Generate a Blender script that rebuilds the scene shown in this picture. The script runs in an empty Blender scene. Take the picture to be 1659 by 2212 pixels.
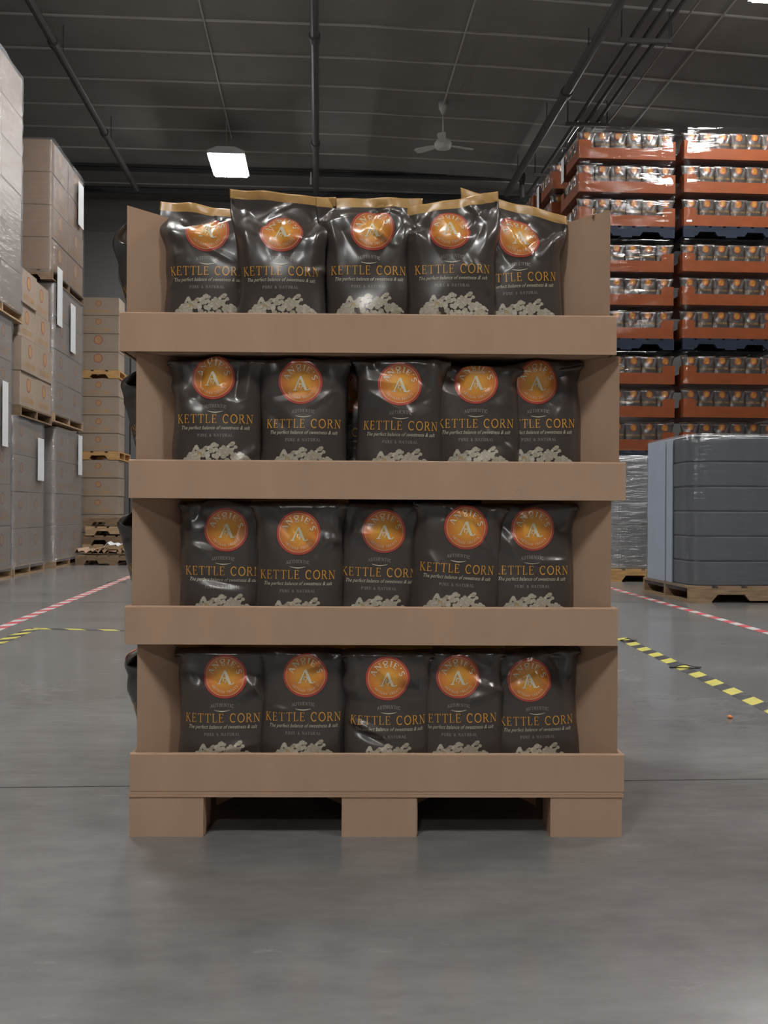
import bpy, math, random
import numpy as np
from mathutils import Matrix, Vector

random.seed(7)
rng = np.random.default_rng(7)
scene = bpy.context.scene
COL = scene.collection

# ------------------------------------------------------------------ camera
IMG_W, IMG_H, F = 1659.0, 2212.0, 2235.0
CAM_H = 0.804
YAW = math.radians(3.58)          # camera turned a little right of the aisle direction (+Y)
ROLL = math.radians(0.30)
fwd = Vector((math.sin(YAW), math.cos(YAW), 0))
rgt = Vector((math.cos(YAW), -math.sin(YAW), 0))
upv = Vector((0, 0, 1))
R = rgt * math.cos(ROLL) + upv * math.sin(ROLL)
U = -rgt * math.sin(ROLL) + upv * math.cos(ROLL)
CAM = Vector((0, 0, CAM_H))
cam_data = bpy.data.cameras.new('camera')
cam_data.sensor_fit = 'HORIZONTAL'
cam_data.sensor_width = 36.0
cam_data.lens = 36.0 * F / IMG_W
cam_data.clip_end = 200
cam = bpy.data.objects.new('camera', cam_data)
COL.objects.link(cam)
cam.matrix_world = Matrix(((R.x, U.x, -fwd.x, CAM.x), (R.y, U.y, -fwd.y, CAM.y), (R.z, U.z, -fwd.z, CAM.z), (0, 0, 0, 1)))
scene.camera = cam

# ------------------------------------------------------------------ world, exposure, lamps
world = bpy.data.worlds.new('world')
scene.world = world
world.use_nodes = True
world.node_tree.nodes['Background'].inputs[0].default_value = (0.5, 0.5, 0.52, 1)
world.node_tree.nodes['Background'].inputs[1].default_value = 0.0
scene.view_settings.view_transform = 'Standard'
scene.view_settings.look = 'None'
scene.view_settings.exposure = 0.22
scene.view_settings.gamma = 1.0
scene.view_settings.use_curve_mapping = False
LAMP_STRENGTH = 92.0
LAMP_X = (-1.67, 5.53)
LAMP_Y = (-7.9, -1.2, 5.5, 11.75, 18.9)
CEIL_Z = 7.8


def pix(px, py, d):
    """world point seen at photograph pixel (px, py) at camera depth d"""
    return CAM + (fwd * F + R * (px - IMG_W / 2) - U * (py - IMG_H / 2)) * (d / F)


def ground(px, py, z=0.0):
    v = fwd * F + R * (px - IMG_W / 2) - U * (py - IMG_H / 2)
    return CAM + v * ((z - CAM_H) / v.z)


# ------------------------------------------------------------------ materials
MAT = {}


def nodes_of(name):
    m = bpy.data.materials.new(name)
    m.use_nodes = True
    nt = m.node_tree
    b = nt.nodes['Principled BSDF']
    MAT[name] = m
    return m, nt, b


def mat(name, col, rough=0.6, metal=0.0, spec=0.5, noise=None, bump=None, stretch=(1, 1, 1), emit=None, coords='Object'):
    """noise=(scale, amount) varies the colour; bump=(scale, strength, distance)"""
    m, nt, b = nodes_of(name)
    b.inputs['Base Color'].default_value = (*col, 1)
    b.inputs['Roughness'].default_value = rough
    b.inputs['Metallic'].default_value = metal
    b.inputs['Specular IOR Level'].default_value = spec
    if emit:
        b.inputs['Emission Color'].default_value = (*emit[0], 1)
        b.inputs['Emission Strength'].default_value = emit[1]
    if noise or bump:
        tc = nt.nodes.new('ShaderNodeTexCoord')
        mp = nt.nodes.new('ShaderNodeMapping')
        mp.inputs['Scale'].default_value = stretch
        nt.links.new(tc.outputs[coords], mp.inputs['Vector'])
    if noise:
        n = nt.nodes.new('ShaderNodeTexNoise')
        n.inputs['Scale'].default_value = noise[0]
        n.inputs['Detail'].default_value = 5
        nt.links.new(mp.outputs[0], n.inputs['Vector'])
        r = nt.nodes.new('ShaderNodeValToRGB')
        a = noise[1]
        r.color_ramp.elements[0].position = 0.3
        r.color_ramp.elements[1].position = 0.7
        r.color_ramp.elements[0].color = (*[c * (1 - a) for c in col], 1)
        r.color_ramp.elements[1].color = (*[min(1, c * (1 + a)) for c in col], 1)
        nt.links.new(n.outputs['Fac'], r.inputs['Fac'])
        nt.links.new(r.outputs['Color'], b.inputs['Base Color'])
    if bump:
        n2 = nt.nodes.new('ShaderNodeTexNoise')
        n2.inputs['Scale'].default_value = bump[0]
        n2.inputs['Detail'].default_value = 4
        nt.links.new(mp.outputs[0], n2.inputs['Vector'])
        bp = nt.nodes.new('ShaderNodeBump')
        bp.inputs['Strength'].default_value = bump[1]
        bp.inputs['Distance'].default_value = bump[2]
        nt.links.new(n2.outputs['Fac'], bp.inputs['Height'])
        nt.links.new(bp.outputs[0], b.inputs['Normal'])
    return m


CB = (0.52, 0.345, 0.235)
mat('cardboard', CB, 0.75, spec=0.25, noise=(9, 0.06), bump=(160, 0.12, 0.001), stretch=(1, 1, 0.25))
mat('cardboard_edge', (0.42, 0.29, 0.20), 0.8, spec=0.2, noise=(120, 0.12))
mat('carton', (0.335, 0.262, 0.205), 0.7, spec=0.25, noise=(4, 0.07), bump=(60, 0.1, 0.002))
mat('carton_brown_shaded', (0.27, 0.175, 0.115), 0.75, spec=0.25, noise=(4, 0.08))  # brown board, with the shade on the far left top load in its colour
mat('carton_tape', (0.44, 0.36, 0.27), 0.35, spec=0.4, noise=(20, 0.05))
mat('wood', (0.40, 0.275, 0.165), 0.8, spec=0.2, noise=(6, 0.28), bump=(30, 0.3, 0.004), stretch=(1, 9, 9))
mat('wood_shaded', (0.29, 0.20, 0.12), 0.8, spec=0.2, noise=(6, 0.28), stretch=(1, 9, 9))  # wood darkened in its colour for the shadow of the overhanging load
mat('wood_orange', (0.52, 0.31, 0.13), 0.8, spec=0.2, noise=(6, 0.22), stretch=(1, 9, 9))
mat('wood_dark', (0.20, 0.135, 0.085), 0.85, spec=0.2, noise=(6, 0.28), stretch=(1, 9, 9))
mat('wood_blue', (0.007, 0.013, 0.028), 0.7, spec=0.3, noise=(7, 0.35), stretch=(1, 9, 9))
mat('tray_orange', (0.225, 0.048, 0.007), 0.6, spec=0.3, noise=(7, 0.1))
mat('seal_gold', (0.56, 0.33, 0.115), 0.34, spec=0.6, noise=(30, 0.12), bump=(60, 0.2, 0.002))
mat('paper_white', (0.72, 0.73, 0.75), 0.6, noise=(12, 0.03))
mat('sheet_blue', (0.50, 0.56, 0.66), 0.5, noise=(5, 0.05))
mat('grey_bundle', (0.105, 0.112, 0.122), 0.55, noise=(5, 0.12), bump=(14, 0.3, 0.01), stretch=(1, 1, 0.15))
mat('grey_bundle_pale', (0.19, 0.19, 0.185), 0.55, noise=(5, 0.12), bump=(14, 0.3, 0.01), stretch=(1, 1, 0.15))
mat('ceiling', (0.265, 0.253, 0.24), 0.85, spec=0.2, noise=(1.3, 0.07), bump=(40, 0.2, 0.01))
mat('joint_white', (0.5, 0.49, 0.47), 0.7, noise=(3, 0.05))
mat('wall', (0.15, 0.147, 0.142), 0.85, noise=(1.0, 0.08))
mat('steel_dark', (0.05, 0.05, 0.053), 0.6, noise=(6, 0.15))
mat('pipe_dark', (0.085, 0.083, 0.085), 0.5, noise=(6, 0.15))
mat('pipe_pale', (0.42, 0.41, 0.39), 0.5, noise=(6, 0.08))
mat('fan_white', (0.62, 0.62, 0.60), 0.5, noise=(10, 0.03))
mat('housing_white', (0.7, 0.7, 0.7), 0.5, noise=(10, 0.03))
mat('lamp_panel', (0.9, 0.9, 0.9), 0.5, emit=((1.0, 0.985, 0.96), LAMP_STRENGTH))
mat('joint_dark', (0.035, 0.035, 0.036), 0.8, noise=(25, 0.4))
mat('rubber_black', (0.02, 0.02, 0.021), 0.6, noise=(20, 0.2))
mat('crumb_orange', (0.75, 0.22, 0.06), 0.6, noise=(80, 0.15))


def floor_material():
    m, nt, b = nodes_of('floor')
    tc = nt.nodes.new('ShaderNodeTexCoord')
    n1 = nt.nodes.new('ShaderNodeTexNoise'); n1.inputs['Scale'].default_value = 1.1; n1.inputs['Detail'].default_value = 6
    n2 = nt.nodes.new('ShaderNodeTexNoise'); n2.inputs['Scale'].default_value = 9; n2.inputs['Detail'].default_value = 8; n2.inputs['Roughness'].default_value = 0.65
    mp = nt.nodes.new('ShaderNodeMapping'); mp.inputs['Scale'].default_value = (0.7, 1.5, 1)
    nt.links.new(tc.outputs['Object'], mp.inputs['Vector'])
    nt.links.new(mp.outputs[0], n1.inputs['Vector']); nt.links.new(mp.outputs[0], n2.inputs['Vector'])
    mx = nt.nodes.new('ShaderNodeMath'); mx.operation = 'ADD'
    nt.links.new(n1.outputs['Fac'], mx.inputs[0]); nt.links.new(n2.outputs['Fac'], mx.inputs[1])
    hf = nt.nodes.new('ShaderNodeMath'); hf.operation = 'MULTIPLY'; hf.inputs[1].default_value = 0.5
    nt.links.new(mx.outputs[0], hf.inputs[0])
    r = nt.nodes.new('ShaderNodeValToRGB')
    r.color_ramp.elements[0].position = 0.34; r.color_ramp.elements[1].position = 0.66
    r.color_ramp.elements[0].color = (0.150, 0.148, 0.146, 1)
    r.color_ramp.elements[1].color = (0.240, 0.237, 0.232, 1)
    nt.links.new(hf.outputs[0], r.inputs['Fac'])
    # fine pale scuffs
    n3 = nt.nodes.new('ShaderNodeTexNoise'); n3.inputs['Scale'].default_value = 5.5; n3.inputs['Detail'].default_value = 9; n3.inputs['Roughness'].default_value = 0.8
    nt.links.new(mp.outputs[0], n3.inputs['Vector'])
    r3 = nt.nodes.new('ShaderNodeValToRGB')
    r3.color_ramp.elements[0].position = 0.60; r3.color_ramp.elements[1].position = 0.80
    nt.links.new(n3.outputs['Fac'], r3.inputs['Fac'])
    mxc = nt.nodes.new('ShaderNodeMix'); mxc.data_type = 'RGBA'
    nt.links.new(r3.outputs['Color'], mxc.inputs['Factor'])
    nt.links.new(r.outputs['Color'], mxc.inputs['A'])
    mxc.inputs['B'].default_value = (0.36, 0.355, 0.345, 1)
    nt.links.new(mxc.outputs['Result'], b.inputs['Base Color'])
    rr = nt.nodes.new('ShaderNodeMapRange')
    rr.inputs['To Min'].default_value = 0.15; rr.inputs['To Max'].default_value = 0.23
    nt.links.new(n1.outputs['Fac'], rr.inputs['Value'])
    nt.links.new(rr.outputs[0], b.inputs['Roughness'])
    b.inputs['Specular IOR Level'].default_value = 0.5
    bp = nt.nodes.new('ShaderNodeBump'); bp.inputs['Strength'].default_value = 0.04; bp.inputs['Distance'].default_value = 0.004
    nt.links.new(n2.outputs['Fac'], bp.inputs['Height']); nt.links.new(bp.outputs[0], b.inputs['Normal'])


floor_material()


def stripe_material(name, c1, c2, pitch, slant):
    m, nt, b = nodes_of(name)
    tc = nt.nodes.new('ShaderNodeTexCoord')
    sp = nt.nodes.new('ShaderNodeSeparateXYZ')
    nt.links.new(tc.outputs['Object'], sp.inputs[0])
    a = nt.nodes.new('ShaderNodeMath'); a.operation = 'MULTIPLY_ADD'; a.inputs[1].default_value = slant
    nt.links.new(sp.outputs['Y'], a.inputs[0]); nt.links.new(sp.outputs['X'], a.inputs[2])
    d = nt.nodes.new('ShaderNodeMath'); d.operation = 'DIVIDE'; d.inputs[1].default_value = pitch
    nt.links.new(a.outputs[0], d.inputs[0])
    fr = nt.nodes.new('ShaderNodeMath'); fr.operation = 'FRACT'; nt.links.new(d.outputs[0], fr.inputs[0])
    gt = nt.nodes.new('ShaderNodeMath'); gt.operation = 'GREATER_THAN'; gt.inputs[1].default_value = 0.5
    nt.links.new(fr.outputs[0], gt.inputs[0])
    # worn patches
    n = nt.nodes.new('ShaderNodeTexNoise'); n.inputs['Scale'].default_value = 22; n.inputs['Detail'].default_value = 6
    nt.links.new(tc.outputs['Object'], n.inputs['Vector'])
    rw = nt.nodes.new('ShaderNodeValToRGB'); rw.color_ramp.elements[0].position = 0.55; rw.color_ramp.elements[1].position = 0.75
    nt.links.new(n.outputs['Fac'], rw.inputs['Fac'])
    mx = nt.nodes.new('ShaderNodeMix'); mx.data_type = 'RGBA'
    mx.inputs['A'].default_value = (*c1, 1); mx.inputs['B'].default_value = (*c2, 1)
    nt.links.new(gt.outputs[0], mx.inputs['Factor'])
    m2 = nt.nodes.new('ShaderNodeMix'); m2.data_type = 'RGBA'
    m2.inputs['B'].default_value = (0.2, 0.2, 0.2, 1)
    sc = nt.nodes.new('ShaderNodeMath'); sc.operation = 'MULTIPLY'; sc.inputs[1].default_value = 0.6
    nt.links.new(rw.outputs['Color'], sc.inputs[0]); nt.links.new(sc.outputs[0], m2.inputs['Factor'])
    nt.links.new(mx.outputs['Result'], m2.inputs['A'])
    nt.links.new(m2.outputs['Result'], b.inputs['Base Color'])
    b.inputs['Roughness'].default_value = 0.45


stripe_material('tape_red_white', (0.62, 0.60, 0.58), (0.55, 0.06, 0.08), 0.30, 0.6)
stripe_material('tape_yellow_black', (0.62, 0.56, 0.10), (0.03, 0.03, 0.035), 0.24, 1.0)


def film_material():
    m, nt, b = nodes_of('bag_film')
    b.inputs['Base Color'].default_value = (0.066, 0.053, 0.046, 1)
    b.inputs['Coat Weight'].default_value = 0.6
    b.inputs['Coat Roughness'].default_value = 0.19
    b.inputs['Roughness'].default_value = 0.34
    b.inputs['Specular IOR Level'].default_value = 0.8
    tc = nt.nodes.new('ShaderNodeTexCoord')
    n = nt.nodes.new('ShaderNodeTexNoise'); n.inputs['Scale'].default_value = 26; n.inputs['Detail'].default_value = 3
    nt.links.new(tc.outputs['Object'], n.inputs['Vector'])
    bp = nt.nodes.new('ShaderNodeBump'); bp.inputs['Strength'].default_value = 0.18; bp.inputs['Distance'].default_value = 0.004
    nt.links.new(n.outputs['Fac'], bp.inputs['Height']); nt.links.new(bp.outputs[0], b.inputs['Normal'])
    m, nt, b = nodes_of('print_ink')
    at = nt.nodes.new('ShaderNodeAttribute'); at.attribute_name = 'ink'
    nt.links.new(at.outputs['Color'], b.inputs['Base Color'])
    b.inputs['Roughness'].default_value = 0.34
    b.inputs['Specular IOR Level'].default_value = 0.7
    b.inputs['Coat Weight'].default_value = 0.6
    b.inputs['Coat Roughness'].default_value = 0.19
    m, nt, b = nodes_of('carton_ink')
    at = nt.nodes.new('ShaderNodeAttribute'); at.attribute_name = 'ink'
    nt.links.new(at.outputs['Color'], b.inputs['Base Color'])
    b.inputs['Roughness'].default_value = 0.75
    b.inputs['Specular IOR Level'].default_value = 0.2


film_material()


def stretch_film(name, haze, gloss, rough, haze_col, wrinkle=0.8):
    m, nt, b = nodes_of(name)
    out = nt.nodes['Material Output']
    nt.nodes.remove(b)
    tr = nt.nodes.new('ShaderNodeBsdfTransparent'); tr.inputs[0].default_value = (0.93, 0.94, 0.95, 1)
    df = nt.nodes.new('ShaderNodeBsdfDiffuse'); df.inputs[0].default_value = (*haze_col, 1)
    gl = nt.nodes.new('ShaderNodeBsdfGlossy'); gl.inputs['Roughness'].default_value = rough
    tc = nt.nodes.new('ShaderNodeTexCoord')
    mp = nt.nodes.new('ShaderNodeMapping'); mp.inputs['Scale'].default_value = (1.5, 1.5, 9)
    nt.links.new(tc.outputs['Object'], mp.inputs['Vector'])
    n = nt.nodes.new('ShaderNodeTexNoise'); n.inputs['Scale'].default_value = 2.2; n.inputs['Detail'].default_value = 5
    nt.links.new(mp.outputs[0], n.inputs['Vector'])
    bp = nt.nodes.new('ShaderNodeBump'); bp.inputs['Strength'].default_value = wrinkle; bp.inputs['Distance'].default_value = 0.05
    nt.links.new(n.outputs['Fac'], bp.inputs['Height'])
    nt.links.new(bp.outputs[0], gl.inputs['Normal'])
    m1 = nt.nodes.new('ShaderNodeMixShader'); m1.inputs[0].default_value = haze
    nt.links.new(tr.outputs[0], m1.inputs[1]); nt.links.new(df.outputs[0], m1.inputs[2])
    m2 = nt.nodes.new('ShaderNodeMixShader'); m2.inputs[0].default_value = gloss
    nt.links.new(m1.outputs[0], m2.inputs[1]); nt.links.new(gl.outputs[0], m2.inputs[2])
    nt.links.new(m2.outputs[0], out.inputs['Surface'])


stretch_film('film_clear', 0.006, 0.055, 0.07, (0.5, 0.5, 0.52), 0.25)
stretch_film('film_hazy', 0.26, 0.12, 0.16, (0.36, 0.37, 0.39))
stretch_film('film_thin', 0.08, 0.07, 0.22, (0.55, 0.56, 0.58))
stretch_film('film_bluish', 0.07, 0.10, 0.20, (0.45, 0.48, 0.55), 0.3)


# ------------------------------------------------------------------ mesh helpers
def mesh(name, verts, faces, material, smooth=False, colors=None):
    me = bpy.data.meshes.new(name)
    me.from_pydata([tuple(map(float, v)) for v in verts], [], [tuple(map(int, f)) for f in faces])
    if smooth:
        me.polygons.foreach_set('use_smooth', [True] * len(me.polygons))
    if colors is not None:
        ca = me.color_attributes.new('ink', 'FLOAT_COLOR', 'POINT')
        c = np.ones((len(verts), 4), dtype=np.float32)
        c[:, :3] = colors
        ca.data.foreach_set('color', c.ravel())
    me.materials.append(MAT[material])
    me.update()
    return me


def link(name, me, parent=None, loc=(0, 0, 0), rot=(0, 0, 0)):
    o = bpy.data.objects.new(name, me)
    COL.objects.link(o)
    o.location = loc
    o.rotation_euler = rot
    if parent is not None:
        o.parent = parent
    return o


def tag(o, label=None, cat=None, group=None, kind=None):
    if label: o['label'] = label
    if cat: o['category'] = cat
    if group: o['group'] = group
    if kind: o['kind'] = kind
    return o


def thing(name, label, cat, loc=(0, 0, 0), rz=0.0, group=None):
    return tag(link(name, None, None, loc, (0, 0, rz)), label, cat, group)


class MB:
    """collects shapes for one mesh"""
    def __init__(self):
        self.v, self.f = [], []

    def add(self, v, f):
        n = len(self.v)
        self.v += [tuple(p) for p in v]
        self.f += [tuple(i + n for i in q) for q in f]
        return self

    def box(self, x0, x1, y0, y1, z0, z1):
        v = [(x0, y0, z0), (x1, y0, z0), (x1, y1, z0), (x0, y1, z0), (x0, y0, z1), (x1, y0, z1), (x1, y1, z1), (x0, y1, z1)]
        return self.add(v, [(0, 3, 2, 1), (4, 5, 6, 7), (0, 1, 5, 4), (1, 2, 6, 5), (2, 3, 7, 6), (3, 0, 4, 7)])

    def cbox(self, x0, x1, y0, y1, z0, z1, c):
        """box with chamfered edges"""
        vs, idx = [], {}
        X, Y, Z = (x0, x1), (y0, y1), (z0, z1)
        for i in (0, 1):
            for j in (0, 1):
                for k in (0, 1):
                    sx, sy, sz = (1 - 2 * i) * c, (1 - 2 * j) * c, (1 - 2 * k) * c
                    for a, o in (('x', (0, sy, sz)), ('y', (sx, 0, sz)), ('z', (sx, sy, 0))):
                        idx[(i, j, k, a)] = len(vs)
                        vs.append((X[i] + o[0], Y[j] + o[1], Z[k] + o[2]))
        g = lambda i, j, k, a: idx[(i, j, k, a)]
        fs = []
        for i in (0, 1):
            q = [g(i, 0, 0, 'x'), g(i, 1, 0, 'x'), g(i, 1, 1, 'x'), g(i, 0, 1, 'x')]
            fs.append(q if i else q[::-1])
            q = [g(0, i, 0, 'y'), g(0, i, 1, 'y'), g(1, i, 1, 'y'), g(1, i, 0, 'y')]
            fs.append(q if i else q[::-1])
            q = [g(0, 0, i, 'z'), g(1, 0, i, 'z'), g(1, 1, i, 'z'), g(0, 1, i, 'z')]
            fs.append(q if i else q[::-1])
        for j in (0, 1):
            for k in (0, 1):
                fs.append([g(0, j, k, 'y'), g(1, j, k, 'y'), g(1, j, k, 'z'), g(0, j, k, 'z')])
                fs.append([g(j, 0, k, 'x'), g(j, 1, k, 'x'), g(j, 1, k, 'z'), g(j, 0, k, 'z')])
                fs.append([g(j, k, 0, 'x'), g(j, k, 1, 'x'), g(j, k, 1, 'y'), g(j, k, 0, 'y')])
                for i in (0, 1):
                    pass
        for i in (0, 1):
            for j in (0, 1):
                for k in (0, 1):
                    fs.append([g(i, j, k, 'x'), g(i, j, k, 'y'), g(i, j, k, 'z')])
        return self.add(vs, fs)

    def tube(self, pts, r, n=10, cap=True):
        pts = [Vector(p) for p in pts]
        rings = []
        for i, p in enumerate(pts):
            t = (pts[min(i + 1, len(pts) - 1)] - pts[max(i - 1, 0)]).normalized()
            a = Vector((0, 0, 1)) if abs(t.z) < 0.9 else Vector((1, 0, 0))
            s = t.cross(a).normalized(); u = s.cross(t)
            rr = r[i] if isinstance(r, (list, tuple)) else r
            rings.append([p + (s * math.cos(2 * math.pi * k / n) + u * math.sin(2 * math.pi * k / n)) * rr for k in range(n)])
        v = [q for ring in rings for q in ring]
        f = []
        for i in range(len(pts) - 1):
            for k in range(n):
                f.append((i * n + k, i * n + (k + 1) % n, (i + 1) * n + (k + 1) % n, (i + 1) * n + k))
        if cap:
            f.append(tuple(range(n))[::-1]); f.append(tuple((len(pts) - 1) * n + k for k in range(n)))
        return self.add(v, f)

    def prism(self, outline, axis, a0, a1):
        """extrude a 2D outline; axis 'y': outline is (x, z); axis 'x': outline is (y, z); axis 'z': (x, y)"""
        def p(q, a):
            return {'y': (q[0], a, q[1]), 'x': (a, q[0], q[1]), 'z': (q[0], q[1], a)}[axis]
        n = len(outline)
        v = [p(q, a0) for q in outline] + [p(q, a1) for q in outline]
        f = [tuple(range(n)), tuple(range(n, 2 * n))[::-1]]
        f += [(i, n + i, n + (i + 1) % n, (i + 1) % n) for i in range(n)]
        return self.add(v, f)

    def mesh(self, name, material, smooth=False):
        return mesh(name, self.v, self.f, material, smooth)

    def build(self, name, material, parent=None, loc=(0, 0, 0), rot=(0, 0, 0), smooth=False):
        return link(name, self.mesh(name, material, smooth), parent, loc, rot)


CACHE = {}


def cached(key, fn):
    if key not in CACHE:
        CACHE[key] = fn()
    return CACHE[key]


def box_mesh(w, d, h, material, c=0.0):
    """box centred in x, y, standing on z = 0; meshes are shared"""
    key = ('box', round(w, 4), round(d, 4), round(h, 4), material, c)
    if c:
        return cached(key, lambda: MB().cbox(-w / 2, w / 2, -d / 2, d / 2, 0, h, c).mesh('box', material))
    return cached(key, lambda: MB().box(-w / 2, w / 2, -d / 2, d / 2, 0, h).mesh('box', material))


# ------------------------------------------------------------------ lettering: a small serif stroke font
TK, TN = 0.115, 0.055


def arc(cx, cy, rx, ry, a0, a1, n=14):
    return [(cx + rx * math.cos(math.radians(a0 + (a1 - a0) * i / n)), cy + ry * math.sin(math.radians(a0 + (a1 - a0) * i / n))) for i in range(n + 1)]


def sf(x, y, w=0.15):
    return ([(x - w, y), (x + w, y)], 0.06)


B0, B1 = 0.03, 0.97
GLYPH = {
    'A': (0.82, [([(0.06, 0), (0.40, 1)], TN), ([(0.40, 1), (0.74, 0)], TK), ([(0.17, 0.34), (0.62, 0.34)], TN), sf(0.07, B0, 0.11), sf(0.73, B0, 0.13)]),
    'C': (0.84, [(arc(0.46, 0.5, 0.38, 0.48, 48, 312, 22), 0.12), ([(0.72, 0.70), (0.74, 0.92)], TN)]),
    'E': (0.68, [([(0.14, 0), (0.14, 1)], TK), ([(0.04, B1), (0.56, B1)], TN), ([(0.14, 0.52), (0.46, 0.52)], TN), ([(0.04, B0), (0.60, B0)], TN), ([(0.56, 0.8), (0.56, 1)], TN), ([(0.60, 0), (0.60, 0.2)], TN), ([(0.46, 0.42), (0.46, 0.62)], 0.05)]),
    'H': (0.90, [([(0.16, 0), (0.16, 1)], TK), ([(0.74, 0), (0.74, 1)], TK), ([(0.16, 0.52), (0.74, 0.52)], TN), sf(0.16, B0), sf(0.16, B1), sf(0.74, B0), sf(0.74, B1)]),
    'I': (0.36, [([(0.18, 0), (0.18, 1)], TK), sf(0.18, B0), sf(0.18, B1)]),
    'K': (0.80, [([(0.14, 0), (0.14, 1)], TK), ([(0.14, 0.42), (0.60, 0.97)], TN), ([(0.30, 0.58), (0.70, 0.02)], TK), sf(0.14, B0), sf(0.14, B1), sf(0.60, B1, 0.11), sf(0.70, B0, 0.12)]),
    'L': (0.66, [([(0.14, 0), (0.14, 1)], TK), ([(0.04, B0), (0.58, B0)], TN), ([(0.58, 0), (0.58, 0.24)], TN), sf(0.14, B1)]),
    'N': (0.90, [([(0.14, 0), (0.14, 1)], TN), ([(0.14, 0.97), (0.74, 0.03)], TK), ([(0.74, 0), (0.74, 1)], TN), sf(0.14, B0), sf(0.10, B1, 0.1), sf(0.74, B1)]),
    'O': (0.96, [(arc(0.48, 0.5, 0.40, 0.48, 0, 360, 28), 0.12)]),
    'P': (0.70, [([(0.14, 0), (0.14, 1)], TK), ([(0.04, B1), (0.34, B1)], TN), (arc(0.34, 0.73, 0.25, 0.24, 90, -90, 10), 0.11), ([(0.14, 0.49), (0.34, 0.49)], TN), sf(0.14, B0)]),
    'R': (0.80, [([(0.14, 0), (0.14, 1)], TK), ([(0.04, B1), (0.34, B1)], TN), (arc(0.34, 0.74, 0.23, 0.23, 90, -90, 10), 0.11), ([(0.14, 0.51), (0.36, 0.51)], TN), ([(0.36, 0.5), (0.70, 0.02)], TK), sf(0.14, B0), sf(0.70, B0, 0.1)]),
    'S': (0.62, [(arc(0.31, 0.75, 0.21, 0.21, 35, 250, 12)[:-1] + arc(0.29, 0.26, 0.23, 0.23, 80, -150, 14), 0.11)]),
    'T': (0.80, [([(0.40, 0), (0.40, 1)], TK), ([(0.04, B1), (0.76, B1)], TN), ([(0.05, 0.8), (0.05, 1)], TN), ([(0.75, 0.8), (0.75, 1)], TN), sf(0.40, B0)]),
    'U': (0.84, [([(0.14, 1), (0.14, 0.32)] + arc(0.42, 0.32, 0.28, 0.29, 180, 360, 10) + [(0.70, 1)], 0.11), sf(0.14, B1), sf(0.70, B1)]),
    'g': (0.80, [(arc(0.38, 0.68, 0.27, 0.29, 0, 360, 20), 0.09), ([(0.58, 0.88), (0.72, 0.98)], TN), ([(0.25, 0.42), (0.20, 0.32), (0.30, 0.25), (0.5, 0.22)], 0.09), (arc(0.42, 0.0, 0.24, 0.22, 60, -240, 18), 0.08)]),
    '&': (0.86, [([(0.80, 0.05), (0.26, 0.72), (0.26, 0.88), (0.38, 0.96), (0.50, 0.86), (0.46, 0.72), (0.16, 0.42), (0.08, 0.22), (0.22, 0.05), (0.42, 0.04), (0.62, 0.22), (0.74, 0.48)], 0.09)]),
    "'": (0.22, [([(0.11, 1.0), (0.08, 0.74)], 0.10)]),
    ' ': (0.42, []),
}


def stroke(pts, w, maxlen):
    """polyline -> quad strip (verts, faces) with short segments"""
    p = []
    for a, b in zip(pts[:-1], pts[1:]):
        n = max(1, int(math.ceil(math.dist(a, b) / maxlen)))
        p += [(a[0] + (b[0] - a[0]) * i / n, a[1] + (b[1] - a[1]) * i / n) for i in range(n)]
    p.append(pts[-1])
    P_ = np.array(p)
    t = np.gradient(P_, axis=0)
    t /= np.maximum(np.linalg.norm(t, axis=1, keepdims=True), 1e-9)
    nrm = np.stack([-t[:, 1], t[:, 0]], 1) * (w / 2)
    v = np.concatenate([P_ + nrm, P_ - nrm])
    n = len(P_)
    f = [(i, n + i, n + i + 1, i + 1) for i in range(n - 1)]
    return v, f


class Flat:
    """flat artwork: 2D verts with a layer offset and an ink colour"""
    def __init__(self):
        self.v, self.f, self.o, self.c = [], [], [], []

    def add(self, v, f, off, col):
        n = len(self.v)
        v = np.asarray(v)
        self.v += [tuple(q) for q in v]
        self.f += [tuple(i + n for i in q) for q in f]
        self.o += [off] * len(v)
        self.c += list(col) if np.ndim(col) == 2 else [col] * len(v)

    def arrays(self):
        return np.array(self.v), self.f, np.array(self.o), np.array(self.c)


def text_shapes(txt, h, spacing=0.10, maxlen=0.35, weight=1.0):
    """list of (verts, faces) for a line of text of cap height h, centred on x = 0, plus its width"""
    out, x = [], 0.0
    for ch in txt:
        w, st = GLYPH[ch]
        for pts, lw in st:
            v, f = stroke(pts, lw * weight, maxlen)
            out.append((v * h + np.array([x * h, 0]), f))
        x += w + spacing
    W = (x - spacing) * h
    return [(v - np.array([W / 2, 0]), f) for v, f in out], W


def add_text(flat, txt, width, h, cx, base, off, col, spacing=0.10, wrap=None, bend=0.0, weight=1.0):
    sh, W = text_shapes(txt, h, spacing, weight=weight)
    k = width / W
    for v, f in sh:
        v = v.copy()
        v[:, 0] *= k
        if wrap is not None:               # wrap = (radius, direction) around the centre (cx, base)
            rad, top = wrap
            if top:
                a = math.pi / 2 - v[:, 0] / rad
                rr = rad + v[:, 1]
            else:
                a = -math.pi / 2 + v[:, 0] / rad
                rr = rad - v[:, 1]
            v = np.stack([cx + rr * np.cos(a), base + rr * np.sin(a)], 1)
        else:
            v[:, 1] -= bend * v[:, 0] ** 2
            v = v + np.array([cx, base])
        flat.add(v, f, off, col)


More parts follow.
